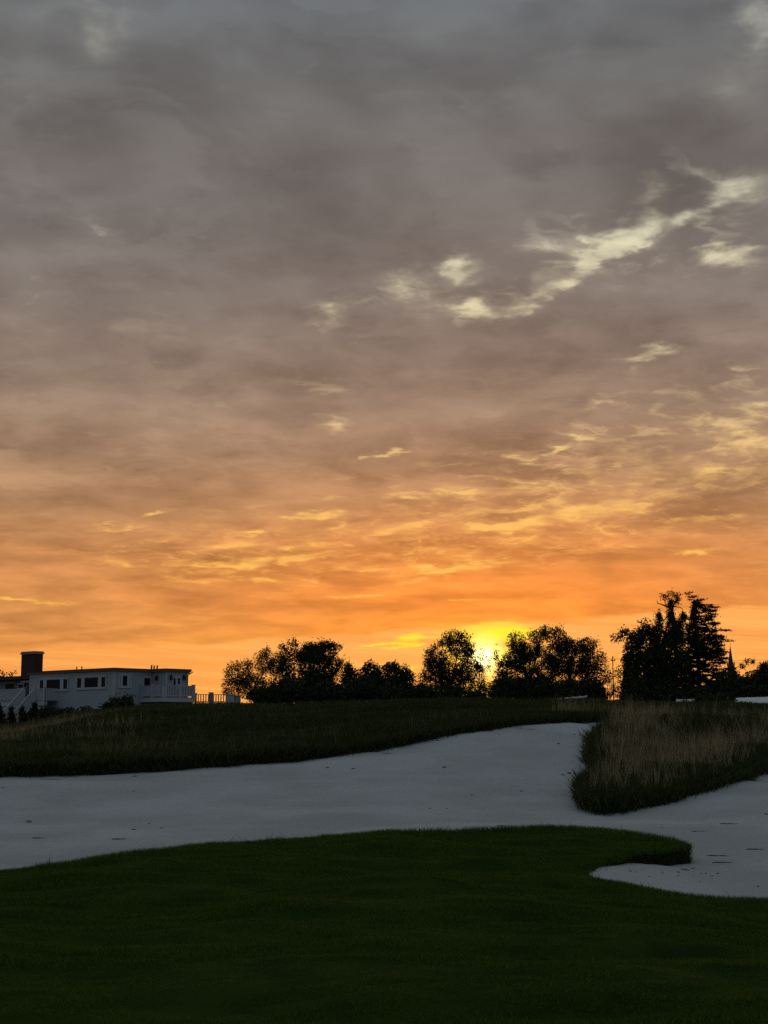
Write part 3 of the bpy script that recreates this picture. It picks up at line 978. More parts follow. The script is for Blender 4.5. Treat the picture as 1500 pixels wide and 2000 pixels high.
def on_x(u, yl=0.0):
    """local x of photo column u on a wall at local y = yl"""
    r = ratio(u); px, py = HP.x + bx_ * yl, HP.y + by_ * yl
    return (r * py - px) / (ax - r * ay)


def on_y(u, xl=0.0):
    r = ratio(u); px, py = HP.x + ax * xl, HP.y + ay * xl
    return (r * py - px) / (bx_ - r * by_)


def hz(u, v, xl, yl):
    return at(u, v, HP.y + ay * xl + by_ * yl).z - HB


ZB = hz(220, 1381, 0, 0)            # foot of the siding
ZT = hz(220, 1310, 0, 0)            # under the fascia
XL = on_x(56)
Y1 = on_y(294); X2 = 2.05; Y2 = on_y(362, X2)
outline = [(XL, 0), (0, 0), (0, Y1), (X2, Y1), (X2, Y2), (-1.0, Y2 + 0.0), (-1.0, 9.0), (XL, 9.0)]
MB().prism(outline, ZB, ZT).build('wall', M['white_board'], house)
MB().prism([(XL + .25, .3), (-.25, .3), (-.25, Y1 + .3), (X2 - .3, Y1 + .3), (X2 - .3, Y2 - .25), (-1.25, Y2 - .25), (-1.25, 8.8), (XL + .25, 8.8)], -2.6, ZB - 0.12).build('foundation', M['slate'], house)
sk = MB()
sk.box(XL - .02, 0.03, -0.03, -0.002, ZB - 0.28, ZB + 0.0).box(0.002, 0.032, -0.002, Y1 - 0.002, ZB - 0.28, ZB)
sk.build('skirt_board', M['white_trim'], house)
ov = 0.28
ro = [(XL - ov, -ov), (ov, -ov), (ov, Y1 - ov), (X2 + ov, Y1 - ov), (X2 + ov, Y2 + ov), (-1.0, Y2 + ov), (-1.0, 9.2), (XL - ov, 9.2)]
MB().prism(ro, ZT + 0.002, ZT + 0.16).build('fascia', M['fascia'], house)
ri = [(XL - ov - .05, -ov - .05), (ov + .05, -ov - .05), (ov + .05, Y1 - ov - .05), (X2 + ov + .05, Y1 - ov - .05), (X2 + ov + .05, Y2 + ov + .05), (-1.0, Y2 + ov + .05), (-1.0, 9.3), (XL - ov - .05, 9.3)]
rf = MB().prism(ri, ZT + 0.162, ZT + 0.25).build('roof', M['roof_brown'], house)
fz = MB()
fz.box(XL, -0.09, -0.035, -0.003, ZT - 0.24, ZT - 0.01).box(0.003, 0.035, 0.09, Y1 - 0.01, ZT - 0.24, ZT - 0.01).box(X2 + 0.003, X2 + 0.035, Y1 + 0.09, Y2 - 0.09, ZT - 0.2, ZT - 0.01)
fz.build('frieze_board', M['white_trim'], house)
for (cx, cy) in ((0, 0), (X2, Y1), (X2, Y2), (XL, 0)):
    MB().box(cx - 0.09, cx + 0.045, cy - 0.045, cy + 0.09, ZB - 0.28, ZT - 0.003).build('corner_board', M['white_trim'], house)
for u in (146, 156):
    p = on_x(u, 1.2)
    MB().tube([(p, 1.2, ZT + .2), (p, 1.2, ZT + .62)], 0.05, 8).build('vent_pipe', M['lamp_metal'], rf)
for u, h in ((293, .36), (298, .3), (304, .34)):
    p = on_y(u, -0.5)
    MB().tube([(-.5, p, ZT + .2), (-.5, p, ZT + .2 + h), (-.5, p + .07, ZT + .26 + h)], 0.07, 8).build('roof_vent', M['lamp_metal'], rf)


def window(axis, off, panes, v0, v1, trim=0.13, sill=True):
    """a window on a wall of the house; panes are given by their photo columns"""
    f = (lambda u: on_x(u, off)) if axis == 'x' else (lambda u: on_y(u, off))
    um = 0.5 * (panes[0][0] + panes[-1][1])
    c = f(um)
    xl, yl = (c, off) if axis == 'x' else (off, c)
    z1, z0 = hz(um, v0, xl, yl), hz(um, v1, xl, yl)
    a0, a1 = f(panes[0][0]), f(panes[-1][1])

    def bx(mb, s0, s1, q0, q1, d0, d1):
        if axis == 'x': return mb.box(s0, s1, off - d1, off - d0, q0, q1)
        return mb.box(off + d0, off + d1, s0, s1, q0, q1)
    fr = MB()
    bx(fr, a0 - trim, a1 + trim, z1, z1 + trim * 1.3, 0.003, 0.07)
    bx(fr, a0 - trim, a1 + trim, z0 - trim * 1.1, z0, 0.003, 0.09)
    edges = [a0 - trim] + [q for pn in panes for q in (f(pn[0]), f(pn[1]))] + [a1 + trim]
    for i in range(0, len(edges), 2):
        bx(fr, edges[i], edges[i + 1], z0 + .001, z1 - .001, 0.003, 0.065)
    w = fr.build('window', M['white_trim'], house)
    for pn in panes:
        s0, s1 = f(pn[0]), f(pn[1])
        bx(MB(), s0 + .001, s1 - .001, z0 + .002, z1 - .002, 0.004, 0.022).build('pane', M['glass_dark'], w)
        ra = MB()
        bx(ra, s0, s1, z0, z0 + .05, .023, .045); bx(ra, s0, s1, z1 - .05, z1, .023, .045)
        bx(ra, s0, s0 + .04, z0 + .051, z1 - .051, .023, .045); bx(ra, s1 - .04, s1, z0 + .051, z1 - .051, .023, .045)
        ra.build('sash', M['white_trim'], w)
    return w


window('x', 0.0, [(75, 82.5), (88, 115.5), (121, 129.5)], 1326.5, 1347.5)
window('x', 0.0, [(148, 157), (162.5, 190), (195.5, 204)], 1322.5, 1343.5)
window('y', 0.0, [(230.5, 232.8), (236, 246), (249, 250.8)], 1319, 1340.5)
window('y', X2, [(335.5, 341), (344, 349.5)], 1323.5, 1341)
# door on to the right-hand deck
d0, d1 = on_y(278.5), on_y(290.5)
zd1, zd0 = hz(284, 1324, 0, d0), hz(284, 1361, 0, d0)
dr = MB().box(0.004, 0.05, d0, d1, zd0, zd1).build('door', M['door_dark'], house)
MB().box(0.051, 0.06, d0 + .12, d1 - .12, zd0 + .9, zd1 - .12).build('pane', M['glass_dark'], dr)
MB().box(0.003, .07, d0 - .14, d0 - .002, zd0, zd1).box(0.003, .07, d1 + .002, d1 + .14, zd0, zd1).box(0.003, .075, d0 - .14, d1 + .14, zd1 + .002, zd1 + .18).build('frame', M['white_trim'], dr)
MB().tube([(0.06, d1 - .1, zd0 + 1.0), (0.12, d1 - .1, zd0 + 1.0)], 0.03, 8).build('handle', M['lamp_metal'], dr)
# lamps on the walls
def lamp(x, y, nx, ny, z):
    l = MB().box(x - .05, x + .05, y - .05, y + .05, z + .1, z + .18).box(x - .10 if ny else min(x, x + nx * .16), x + .10 if ny else max(x, x + nx * .16), y - .1 if nx else min(y, y + ny * .16), y + .1 if nx else max(y, y + ny * .16), z - .28, z + .099)
    l.build('wall_lamp', M['lamp_metal'], house)
sx_ = on_x(306, Y1); lamp(sx_, Y1 - .11, 0, -1, hz(306, 1323, sx_, Y1))
for u in (330, 355.5):
    yy = on_y(u, X2); lamp(X2 + .11, yy, 1, 0, hz(u, 1322, X2, yy))
# drainpipe and overflow at the far right corner
MB().tube([(X2 + .34, Y2 + .2, ZT + .1), (X2 + .52, Y2 + .3, ZT + .02), (X2 + .10, Y2 + .06, ZT - .3), (X2 + .10, Y2 + .06, ZB + .4)], 0.05, 8).build('drainpipe', M['lamp_metal'], house)

# chimney behind the left end of the roof
cxl = on_x(62, 1.3)
cl_, cr_ = on_x(36.5, 1.3), on_y(79, cxl)
zc0, zc1 = ZT - 1.0, hz(62, 1277, cxl, 1.3)
ch = MB().box(cl_, cxl, 1.3, max(cr_, 2.1), zc0, zc1).build('chimney', M['brick_red'], house)
MB().box(cl_ - .09, cxl + .09, 1.21, max(cr_, 2.1) + .09, zc1 + .002, zc1 + .16).build('chimney_cap', M['stone_pale'], ch)
MB().box(cl_ - .03, cxl + .03, 1.27, max(cr_, 2.1) + .03, zc1 + .162, zc1 + .26).build('chimney_top', M['slate'], ch)

# left wing, set back under a low dark roof, with a recessed porch
WL = XL - 12.0
zw = ZB - 0.1
zr = hz(20, 1327.5, on_x(20, 0.6), 0.6)
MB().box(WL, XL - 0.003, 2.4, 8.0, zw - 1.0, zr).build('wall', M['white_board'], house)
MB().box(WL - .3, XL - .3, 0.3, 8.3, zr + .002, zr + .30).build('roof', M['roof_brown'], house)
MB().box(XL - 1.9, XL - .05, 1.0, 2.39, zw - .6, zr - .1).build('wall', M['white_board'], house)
MB().box(on_x(38, .9), XL - .3, .85, 1.0, zr - .32, zr - .102).build('porch_beam', M['white_trim'], house)
w0, w1 = on_x(8, 2.4), on_x(26, 2.4)
zz1, zz0 = hz(17, 1336, w0, 2.4), hz(17, 1346, w0, 2.4)
wf = MB().box(w0 - .12, w1 + .12, 2.33, 2.397, zz0 - .12, zz0).box(w0 - .12, w1 + .12, 2.33, 2.397, zz1, zz1 + .14).box(w0 - .12, w0, 2.335, 2.397, zz0 + .001, zz1 - .001).box(w1, w1 + .12, 2.335, 2.397, zz0 + .001, zz1 - .001).build('window', M['white_trim'], house)
MB().box(w0 + .001, w1 - .001, 2.37, 2.396, zz0 + .001, zz1 - .001).build('pane', M['glass_dark'], wf)
pw0, pw1 = on_x(33.5, .99), on_x(43, .99)
wf = MB().box(pw0 - .1, pw1 + .1, .93, .997, hz(38, 1344, pw0, 1) - .1, hz(38, 1337, pw0, 1) + .1).build('window', M['white_trim'], house)
MB().box(pw0, pw1, .915, .93, hz(38, 1344, pw0, 1), hz(38, 1337, pw0, 1)).build('pane', M['glass_dark'], wf)
pd0, pd1 = on_x(48.5, .99), on_x(54.5, .99)
MB().box(pd0, pd1, .94, .998, zw + .3, hz(51, 1336, pd0, 1)).build('door', M['door_dark'], house)

ZD = hz(60, 1366.5, on_x(60, -1.5), -1.5)          # deck level


def rail_run(parent, p, q, zt, zb, posts=2, name='railing', gap=.17, mat='white_trim'):
    """a white deck railing between two points: caps, posts and close-set balusters"""
    p, q = Vector(p), Vector(q)
    r = MB().bar((p.x, p.y, p.z + zt), (q.x, q.y, q.z + zt), .12, .06).build(name, M[mat], parent)
    MB().bar((p.x, p.y, p.z + zb), (q.x, q.y, q.z + zb), .06, .09).build('bottom_rail', M[mat], r)
    L = (q - p).length
    n = max(2, int(L / gap))
    b = MB()
    for i in range(1, n):
        s = p.lerp(q, i / n)
        b.box(s.x - .045, s.x + .045, s.y - .045, s.y + .045, s.z + zb + .046, s.z + zt - .031)
    tag(b.build('balusters', M[mat], r), kind='stuff')
    for i in range(posts):
        s = p.lerp(q, i / max(1, posts - 1))
        MB().box(s.x - .09, s.x + .09, s.y - .09, s.y + .09, s.z - .15, s.z + zt + .08).box(s.x - .12, s.x + .12, s.y - .12, s.y + .12, s.z + zt + .081, s.z + zt + .13).build('post', M[mat], r)
    return r


MB().box(WL - 1, XL + .2, 2.2, 8.2, -3.0, zw - 1.002).build('foundation', M['slate'], house)
# left deck and its stair
xr, xs1, xs0 = on_x(83.5, -1.5), on_x(65, -1.5), on_x(42.5, -1.5)
MB().box(WL, xr, -1.5, -0.05, ZD - .12, ZD).box(WL, XL - .01, -0.049, 2.39, ZD - .12, ZD).build('deck', M['deck_wood'], house)
MB().box(WL, xs0 - .1, -1.46, -1.40, ZD - .55, ZD - .122).box(xs1 + .1, xr, -1.46, -1.40, ZD - .55, ZD - .122).build('deck_skirt', M['white_trim'], house)
MB().box(WL, xs0 - .1, -1.42, -1.36, ZD - 1.0, ZD - .64).box(xs1 + .1, xr, -1.42, -1.36, ZD - .9, ZD - .64).build('deck_skirt', M['white_trim'], house)
for x in (WL + 1, WL + 4, WL + 7, xs0 - .3, xs1 + .2, xr - .15):
    MB().box(x - .1, x + .1, -1.3, -1.1, -2.6, ZD - .122).build('deck_post', M['white_trim'], house)
rail_run(house, (WL, -1.42, ZD), (xs0 - .05, -1.42, ZD), .97, .12, 4)
rail_run(house, (xs1 + .05, -1.42, ZD), (xr - .05, -1.42, ZD), .97, .12, 2)
rail_run(house, (xr - .05, -1.40, ZD), (xr - .05, -.15, ZD), .97, .12, 1)
run, drop = 3.0, 3.05
MB().box(WL, xr - .4, 0.2, 0.5, -3.0, ZD - .7).build('foundation', M['slate'], house)
st = MB()
ns = 15
for i in range(ns):
    y = -1.5 - run * (i + 1) / ns
    st.box(xs0 + .08, xs1 - .08, y, y + run / ns + .03, ZD - drop * (i + 1) / (ns + 1) - .05, ZD - drop * (i + 1) / (ns + 1))
stair = st.build('stair', M['deck_wood'], house)
for x in (xs0, xs1):
    MB().bar((x, -1.5, ZD - .2), (x, -1.5 - run, ZD - drop - .2), .06, .32).build('stringer', M['white_trim'], stair)
    r = MB().bar((x, -1.48, ZD + 1.0), (x, -1.5 - run, ZD - drop + 1.0), .13, .07).build('handrail', M['white_trim'], stair)
    b = MB()
    for i in range(1, 22):
        y = -1.5 - run * i / 22; z = ZD - drop * i / 22
        b.box(x - .04, x + .04, y - .04, y + .04, z - .05, z + .96)
    tag(b.build('balusters', M['white_trim'], stair), kind='stuff')
    MB().box(x - .1, x + .1, -1.5 - run - .1, -1.5 - run + .1, ZD - drop - .6, ZD - drop + 1.15).build('newel_post', M['white_trim'], stair)

# right deck
YD0, XD = on_y(272), 3.3
YD1 = on_y(379, XD)
ZR = hz(330, 1361.5, XD, 4.5)
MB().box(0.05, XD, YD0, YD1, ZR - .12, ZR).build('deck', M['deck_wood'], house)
MB().box(0.05, XD + .03, YD0 - .03, YD1 + .03, ZR - .42, ZR - .122).build('deck_skirt', M['white_trim'], house)
MB().box(0.05, XD - .12, YD0 + .1, YD1 - .1, ZR - .62, ZR - .43).build('deck_beam', M['lamp_metal'], house)
MB().box(0.05, XD + .0, YD0 + .0, YD1, ZR - .86, ZR - .63).build('deck_skirt', M['white_trim'], house)
for (x, y) in ((XD - .2, YD0 + .2), (XD - .2, (YD0 + YD1) / 2), (XD - .2, YD1 - .2)):
    MB().box(x - .12, x + .12, y - .12, y + .12, -2.6, ZR - .861).build('deck_post', M['white_trim'], house)
rail_run(house, (.15, YD0 + .06, ZR), (XD - .06, YD0 + .06, ZR), .98, .12, 3)
rail_run(house, (XD - .06, YD0 + .2, ZR), (XD - .06, YD1 - .06, ZR), .98, .12, 3)
rail_run(house, (XD - .2, YD1 - .06, ZR), (X2 + .2, YD1 - .06, ZR), .98, .12, 1)
# solid boarded panel behind the balusters of the long side
MB().box(XD - .16, XD - .12, YD0 + .15, YD1 - .12, ZR + .08, ZR + .9).build('wind_panel', M['white_board'], house)

# lower terrace with its own railing, and two white piers under the tree
terr = empty('terrace_railing', tuple(at(384, 1374, 134.0)))
tag(terr, 'grey balustrade with square pier silhouetted against the sky, right of the house', 'railing')
tp, tq = at(382, 1373, 133.0) - terr.location, at(446, 1373, 136.0) - terr.location
rl = rail_run(terr, tp, tq, .78, .1, 3, 'rail', .30, 'rail_grey')
MB().prism([(tp.x - .2, tp.y - .2), (tq.x + 1.2, tq.y - .2), (tq.x + 1.2, tq.y + 1.2), (tp.x - .2, tp.y + 1.2)], tp.z - 2.4, tp.z - .16).build('terrace_wall', M['stone_pale'], terr)
mp = tp.lerp(tq, .46)
MB().box(mp.x - .17, mp.x + .17, mp.y - .17, mp.y + .17, mp.z - .15, mp.z + .9).box(mp.x - .22, mp.x + .22, mp.y - .22, mp.y + .22, mp.z + .902, mp.z + .98).build('pier', M['rail_grey'], terr)
for (u, w, lab, hgt) in ((449.5, .78, 'square white pier at the right end of the grey balustrade, under the airy tree', 1356), (464, .5, 'narrower grey pier half hidden by leaves beside the square white pier', 1358)):
    b = at(u, 1385, 133.0)
    zt = at(u, hgt, 133.0).z - b.z
    pr = empty('garden_pier', tuple(b))
    tag(pr, lab, 'pier')
    mm = M['white_trim'] if u < 455 else M['stone_pale']
    MB().box(-w / 2, w / 2, -w / 2, w / 2, -.8, zt - .1).build('shaft', mm, pr)
    MB().box(-w / 2 - .06, w / 2 + .06, -w / 2 - .06, w / 2 + .06, zt - .098, zt).build('cap', mm, pr)

# ------------------------------------------------------------------ trees and shrubs
def leaves_mesh(P, size, flat=0.0, up=None):
    """one bent leaf spray (a rhombus) at every point of P"""
    n = len(P)
    d = RNG.normal(0, 1, (n, 3)); d[:, 2] *= (1 - flat)
    if up is not None: d = d * 0.6 + up
    d /= np.linalg.norm(d, axis=1)[:, None]
    e = RNG.normal(0, 1, (n, 3)); e[:, 2] *= (1 - flat * 0.5)
    e -= d * (e * d).sum(1)[:, None]; e /= np.linalg.norm(e, axis=1)[:, None]
    s = size * RNG.uniform(0.55, 1.25, n)[:, None]
    V = np.stack([P - d * s * .6, P + e * s * .32, P + d * s * .6, P - e * s * .32], 1)
    F = np.arange(n * 4)
    return V.reshape(-1, 3), F, np.full(n, 4)


def crown_points(lobes, Y, base, cl_r, leaf, style):
    """leaf positions and cluster centres for lobes given as (u, v, ru, rv, fill)"""
    px = Y / FOC
    allp, centres = [], []
    for (u, v, ru, rv, tau) in lobes:
        c = at(u, v, Y)
        rx, rz = ru * px, rv * px
        ry = min(max(rx, rz * 0.6), 3.2)
        area = math.pi * rx * rz
        nl = int(tau * area / (leaf * leaf * 0.20))
        ncl = max(3, int(area * ry * 0.9 / (cl_r ** 3 * 4) * 1.6))
        ncl = min(ncl, 70)
        q = RNG.normal(0, 1, (ncl, 3)); q /= np.linalg.norm(q, axis=1)[:, None]
        rad = RNG.uniform(0.25, 1, ncl)[:, None] ** 0.45
        C = np.array(c) + q * rad * np.array([max(rx - cl_r * .6, rx * .55), max(ry - cl_r * .6, ry * .5), max(rz - cl_r * .6, rz * .55)])
        k = RNG.integers(0, ncl, nl)
        w = RNG.normal(0, cl_r * 0.52, (nl, 3))
        if style == 'layered': w *= np.array([1.5, 1.3, 0.32])
        P = C[k] + w
        if style != 'layered':                      # loose leaves between the clumps
            f = RNG.uniform(0, 1, nl) < 0.34
            g = RNG.normal(0, 1, (nl, 3)); g /= np.linalg.norm(g, axis=1)[:, None]
            g *= RNG.uniform(0, 0.98, nl)[:, None] ** 0.4
            P[f] = (np.array(c) + g * np.array([rx, ry, rz]))[f]
        allp.append(P); centres.append(C)
    P = np.concatenate(allp)
    C = np.concatenate(centres)
    return P - np.array(base), C - np.array(base)


def limb_path(a, b, sag, k=4):
    pts = []
    a, b = np.array(a), np.array(b)
    j = RNG.normal(0, 0.06, 3) * np.linalg.norm(b - a)
    for i in range(k + 1):
        t = i / k
        m_ = a * (1 - t) + b * t + j * math.sin(math.pi * t)
        m_[2] += sag * math.sin(math.pi * t)
        pts.append(tuple(m_))
    return pts


def tree(name, label, cat, Y, u0, lobes, fork_v, trunk_r, group=None, leaf=0.22, cl_r=0.5, style='round', mat='leaf_dark', base_z=None, bare=(), lean=0.0, trunk=True, twigs=True):
    b = at(u0, 1425, Y)
    bz = float(rough_z(np.array([b.x]), np.array([Y]))[0]) if base_z is None else base_z
    base = Vector((b.x, Y, bz - 0.05))
    root = empty(name, tuple(base))
    tag(root, label, cat, group)
    P, C = crown_points(lobes, Y, base, cl_r, leaf, style)
    P = P[P[:, 2] > 0.05]
    V, F, T = leaves_mesh(P, leaf, 0.65 if style == 'layered' else 0.0)
    link_mesh('crown', np_mesh('crown', V, F, T), M[mat], root)
    if trunk:
        mb = MB()
        fk = at(u0 + lean, fork_v, Y) - base
        top = np.array(fk)
        mb.tube(limb_path((0, 0, -0.4), top, 0, 5), [trunk_r * q for q in (1.35, 1.05, .95, .88, .8, .72)], 8)
        order = np.argsort(np.linalg.norm(C - top, axis=1))[::-1]
        main = []
        for i in order[:: max(1, len(order) // 9)][:9]:
            e = top + (C[i] - top) * 0.8
            path = limb_path(top, e, 0.12 * np.linalg.norm(e - top), 4)
            mb.tube(path, [trunk_r * .55, trunk_r * .42, trunk_r * .3, trunk_r * .2, trunk_r * .1], 5, False)
            main += [np.array(q) for q in path[1:]]
        main.append(top)
        Mn = np.array(main)
        if twigs:
            for c_ in C[RNG.permutation(len(C))[:60]]:
                j = np.argmin(np.linalg.norm(Mn - c_, axis=1))
                mb.tube(limb_path(Mn[j], c_ + RNG.normal(0, .15, 3), 0.05, 3), [trunk_r * .16, trunk_r * .11, trunk_r * .07, trunk_r * .03], 4, False)
            for c_ in P[RNG.permutation(len(P))[:70]]:       # twig ends that stick out past the leaves
                j = np.argmin(np.linalg.norm(C - c_, axis=1))
                e = C[j] + (c_ - C[j]) * 1.25
                mb.tube(limb_path(C[j], e, 0.02, 2), [.03, .022, .012], 3, False)
        for br in bare:
            pts = [tuple(at(u, v, Y) - base) for u, v in br]
            pts = [tuple(Mn[np.argmin(np.linalg.norm(Mn - np.array(pts[0]), axis=1))])] + pts
            r0 = trunk_r * .34
            mb.tube(pts, [r0 * (1 - .8 * i / (len(pts) - 1)) for i in range(len(pts))], 5, False)
        mb.build('trunk', M['bark'], root, True)
    return root


GT = 'trees silhouetted along the skyline'
tree('airy_tree', 'loose airy tree with sky showing through its leaves, beside the grey balustrade', 'tree', 150, 495,
     [(468, 1316, 34, 28, 1.6), (516, 1294, 26, 28, 1.7), (452, 1346, 20, 20, 1.3), (500, 1342, 44, 28, 1.9), (540, 1300, 18, 30, 1.4), (520, 1360, 40, 18, 3), (482, 1296, 12, 12, 1.1), (521, 1272, 6, 12, 1.0), (440, 1335, 9, 8, .8), (446, 1322, 9, 6, .6)],
     1350, .16, GT, .15, .42, bare=[[(470, 1330), (448, 1326), (434, 1330)], [(520, 1290), (521, 1265), (522, 1258)]])
tree('spiky_tree', 'dense dark tree with spiky twigs on its top, right of the airy tree', 'tree', 153, 612,
     [(560, 1300, 22, 40, 2.4), (574, 1262, 8, 16, 1.6), (552, 1264, 10, 7, 1.8), (622, 1300, 46, 44, 3.6), (632, 1262, 26, 11, 3.0), (655, 1262, 16, 8, 2.2), (605, 1280, 34, 22, 3.4), (612, 1345, 78, 34, 4.4), (664, 1296, 12, 10, 1.6), (600, 1262, 12, 8, 1.6), (676, 1318, 14, 22, 2.4)],
     1345, .2, GT, .2, .5, bare=[[(572, 1280), (566, 1258), (559, 1246)], [(576, 1275), (577, 1256), (577, 1243)], [(650, 1264), (664, 1262), (673, 1257)], [(662, 1272), (668, 1268), (671, 1262)], [(560, 1270), (551, 1263), (545, 1264)], [(600, 1268), (589, 1256), (585, 1255)]])
tree('small_tree', 'small ragged tree filling the dip right of the spiky tree', 'tree', 151, 690, [(684, 1322, 16, 26, 1.7), (695, 1335, 16, 24, 2.0), (680, 1300, 8, 12, 1.2), (694, 1352, 24, 18, 3.4)], 1345, .1, GT, .2, .4, bare=[[(683, 1300), (683, 1285), (684, 1280)]])
tree('low_tree', 'low dense rounded tree between the spiky tree and the round tree', 'tree', 158, 757, [(752, 1328, 48, 30, 4), (765, 1304, 20, 11, 3), (722, 1338, 26, 24, 3.6), (792, 1330, 22, 24, 3.4), (724, 1300, 16, 8, 2.4), (712, 1312, 12, 12, 2.4), (755, 1350, 66, 22, 5), (790, 1306, 8, 8, 1.8)], 1345, .18, GT, .25, .5)
tree('round_tree', 'round leafy tree just left of the setting sun, dappled with light', 'tree', 148, 880,
     [(884, 1292, 58, 52, 1.5), (890, 1246, 32, 18, 1.7), (852, 1312, 30, 40, 1.9), (918, 1308, 24, 44, 1.1), (868, 1352, 54, 22, 3.6), (840, 1285, 18, 20, 1.0), (912, 1268, 20, 20, 1.0), (885, 1322, 44, 22, 1.3), (825, 1335, 10, 24, 1.6)], 1340, .2, GT, .17, .4)
tree('thin_sapling', 'thin open sapling standing right in front of the setting sun', 'sapling', 147, 938, [(936, 1318, 16, 24, .8), (948, 1296, 16, 20, .62), (944, 1282, 12, 14, .5), (930, 1345, 20, 14, 1.2), (950, 1345, 16, 18, 1.5), (941, 1268, 6, 8, .5)], 1350, .07, GT, .13, .35,
     bare=[[(938, 1340), (942, 1300), (944, 1262)], [(940, 1320), (930, 1300)]])
tree('broad_tree', 'broad leafy tree just right of the setting sun', 'tree', 146, 1035,
     [(1008, 1256, 20, 24, 1.5), (1040, 1300, 56, 46, 2.8), (1050, 1244, 26, 16, 1.8), (980, 1318, 18, 34, 1.9), (1000, 1345, 42, 24, 4), (968, 1280, 12, 12, .9), (1022, 1275, 36, 24, 1.9), (1055, 1345, 50, 26, 4), (992, 1290, 18, 16, 1.3)], 1335, .22, GT, .175, .42)
tree('wide_tree', 'wide dark tree with an uneven crown, left of the tall clump', 'tree', 147, 1112,
     [(1088, 1240, 20, 17, 1.7), (1112, 1290, 54, 46, 2.8), (1148, 1260, 26, 18, 1.6), (1165, 1290, 24, 26, 1.4), (1120, 1350, 58, 24, 4.4), (1178, 1312, 12, 20, .8), (1066, 1232, 16, 14, 1.1), (1150, 1320, 26, 30, 2.2), (1100, 1262, 34, 20, 1.5)], 1335, .22, GT, .175, .42)
tree('open_sapling', 'sparse sapling by the utility pole, light showing through low down', 'sapling', 149, 1192, [(1188, 1312, 11, 18, .6), (1192, 1345, 13, 18, .55), (1206, 1318, 8, 24, .6), (1184, 1330, 12, 10, 1.2), (1205, 1350, 10, 14, .9)], 1365, .06, GT, .13, .35,
     bare=[[(1190, 1365), (1192, 1340), (1188, 1310)], [(1180, 1288), (1200, 1284), (1216, 1270)]])
tree('ivy_tree', 'dark solid tree smothered in ivy, left part of the tall clump', 'tree', 141, 1262,
     [(1229, 1305, 14, 56, 5), (1245, 1245, 22, 20, 3.2), (1270, 1228, 20, 16, 2.2), (1265, 1300, 42, 64, 5), (1286, 1260, 24, 34, 3.6), (1295, 1340, 40, 44, 5.5), (1240, 1350, 28, 30, 5), (1208, 1244, 15, 8, 1.4), (1222, 1236, 12, 10, 1.6), (1256, 1214, 8, 7, .8), (1198, 1248, 7, 6, 1.2)], 1330, .25, GT, .26, .5,
     bare=[[(1235, 1250), (1215, 1243), (1192, 1249)]])
tree('broken_tree', 'tall broken tree with sparse leafy top and ivy round its stem', 'tree', 140, 1312,
     [(1310, 1190, 8, 22, 3.4), (1311, 1230, 12, 40, 2.6), (1296, 1166, 11, 10, .75), (1312, 1160, 12, 9, .9), (1324, 1168, 9, 13, .9), (1318, 1178, 12, 8, .8), (1288, 1203, 4.5, 15, 5), (1290, 1228, 14, 20, 1.6), (1335, 1208, 6, 14, 5.5), (1327, 1230, 9, 24, 5), (1312, 1300, 40, 64, 4.5), (1318, 1250, 22, 24, 3), (1280, 1215, 8, 10, .8)], 1200, .22, GT, .15, .3,
     bare=[[(1305, 1187), (1293, 1181), (1284, 1178), (1282, 1174)], [(1284, 1178), (1285, 1171)], [(1316, 1185), (1328, 1186), (1333, 1190), (1332, 1194)], [(1300, 1180), (1296, 1166), (1290, 1158)], [(1312, 1175), (1313, 1160), (1311, 1153)], [(1318, 1178), (1326, 1166), (1330, 1158)], [(1282, 1200), (1276, 1193)]])
cedar = []
for (v, ul, ur, f) in [(1158, 1341, 1349, 1.6), (1165, 1346, 1360, 1.8), (1171, 1347, 1374, 1.8), (1176, 1350, 1366, 2.2), (1185, 1348, 1392, 1.7), (1190, 1366, 1404, 1.9), (1196, 1352, 1400, 1.9), (1204, 1346, 1402, 1.3), (1212, 1342, 1396, 2.0), (1221, 1338, 1398, 2.1), (1230, 1336, 1404, 1.7),
                       (1236, 1376, 1424, 1.7), (1243, 1340, 1420, 2.0), (1252, 1336, 1424, 1.1), (1260, 1344, 1410, 1.6), (1268, 1380, 1414, 1.7), (1277, 1374, 1420, 1.5), (1287, 1376, 1424, 1.5), (1296, 1370, 1418, 1.7), (1306, 1370, 1432, 1.4)]:
    n = max(1, int((ur - ul) / 16))
    for i in range(n):
        c = ul + (ur - ul) * (i + .5) / n
        cedar.append((c + RNG.uniform(-4, 4), v + RNG.uniform(-4.5, 4.5) - (c - 1370) * .04, (ur - ul) / n * .72, 4.6, f * 1.25))
cedar += [(1396, 1246, 22, 13, 1.6), (1402, 1278, 18, 22, 1.5), (1386, 1206, 14, 10, 1.5), (1376, 1186, 9, 8, 1.5), (1344, 1262, 14, 40, 2.2), (1346, 1236, 10, 18, 1.6), (1350, 1222, 12, 12, 1.5), (1338, 1300, 18, 40, 3), (1388, 1222, 12, 16, 1.3), (1400, 1262, 14, 18, 1.0), (1366, 1290, 22, 64, 4.5), (1355, 1300, 24, 60, 4), (1368, 1350, 48, 40, 5), (1366, 1235, 20, 34, 2.2), (1384, 1260, 22, 34, 1.6), (1358, 1195, 8, 24, 2.4), (1395, 1290, 22, 30, 1.8), (1400, 1340, 30, 34, 5)]
tree('cedar_tree', 'tall cedar with layered ragged branches, right half of the tall clump', 'tree', 143, 1368, cedar, 1180, .24, GT, .19, .26, 'layered', 'leaf_pine', lean=-12)
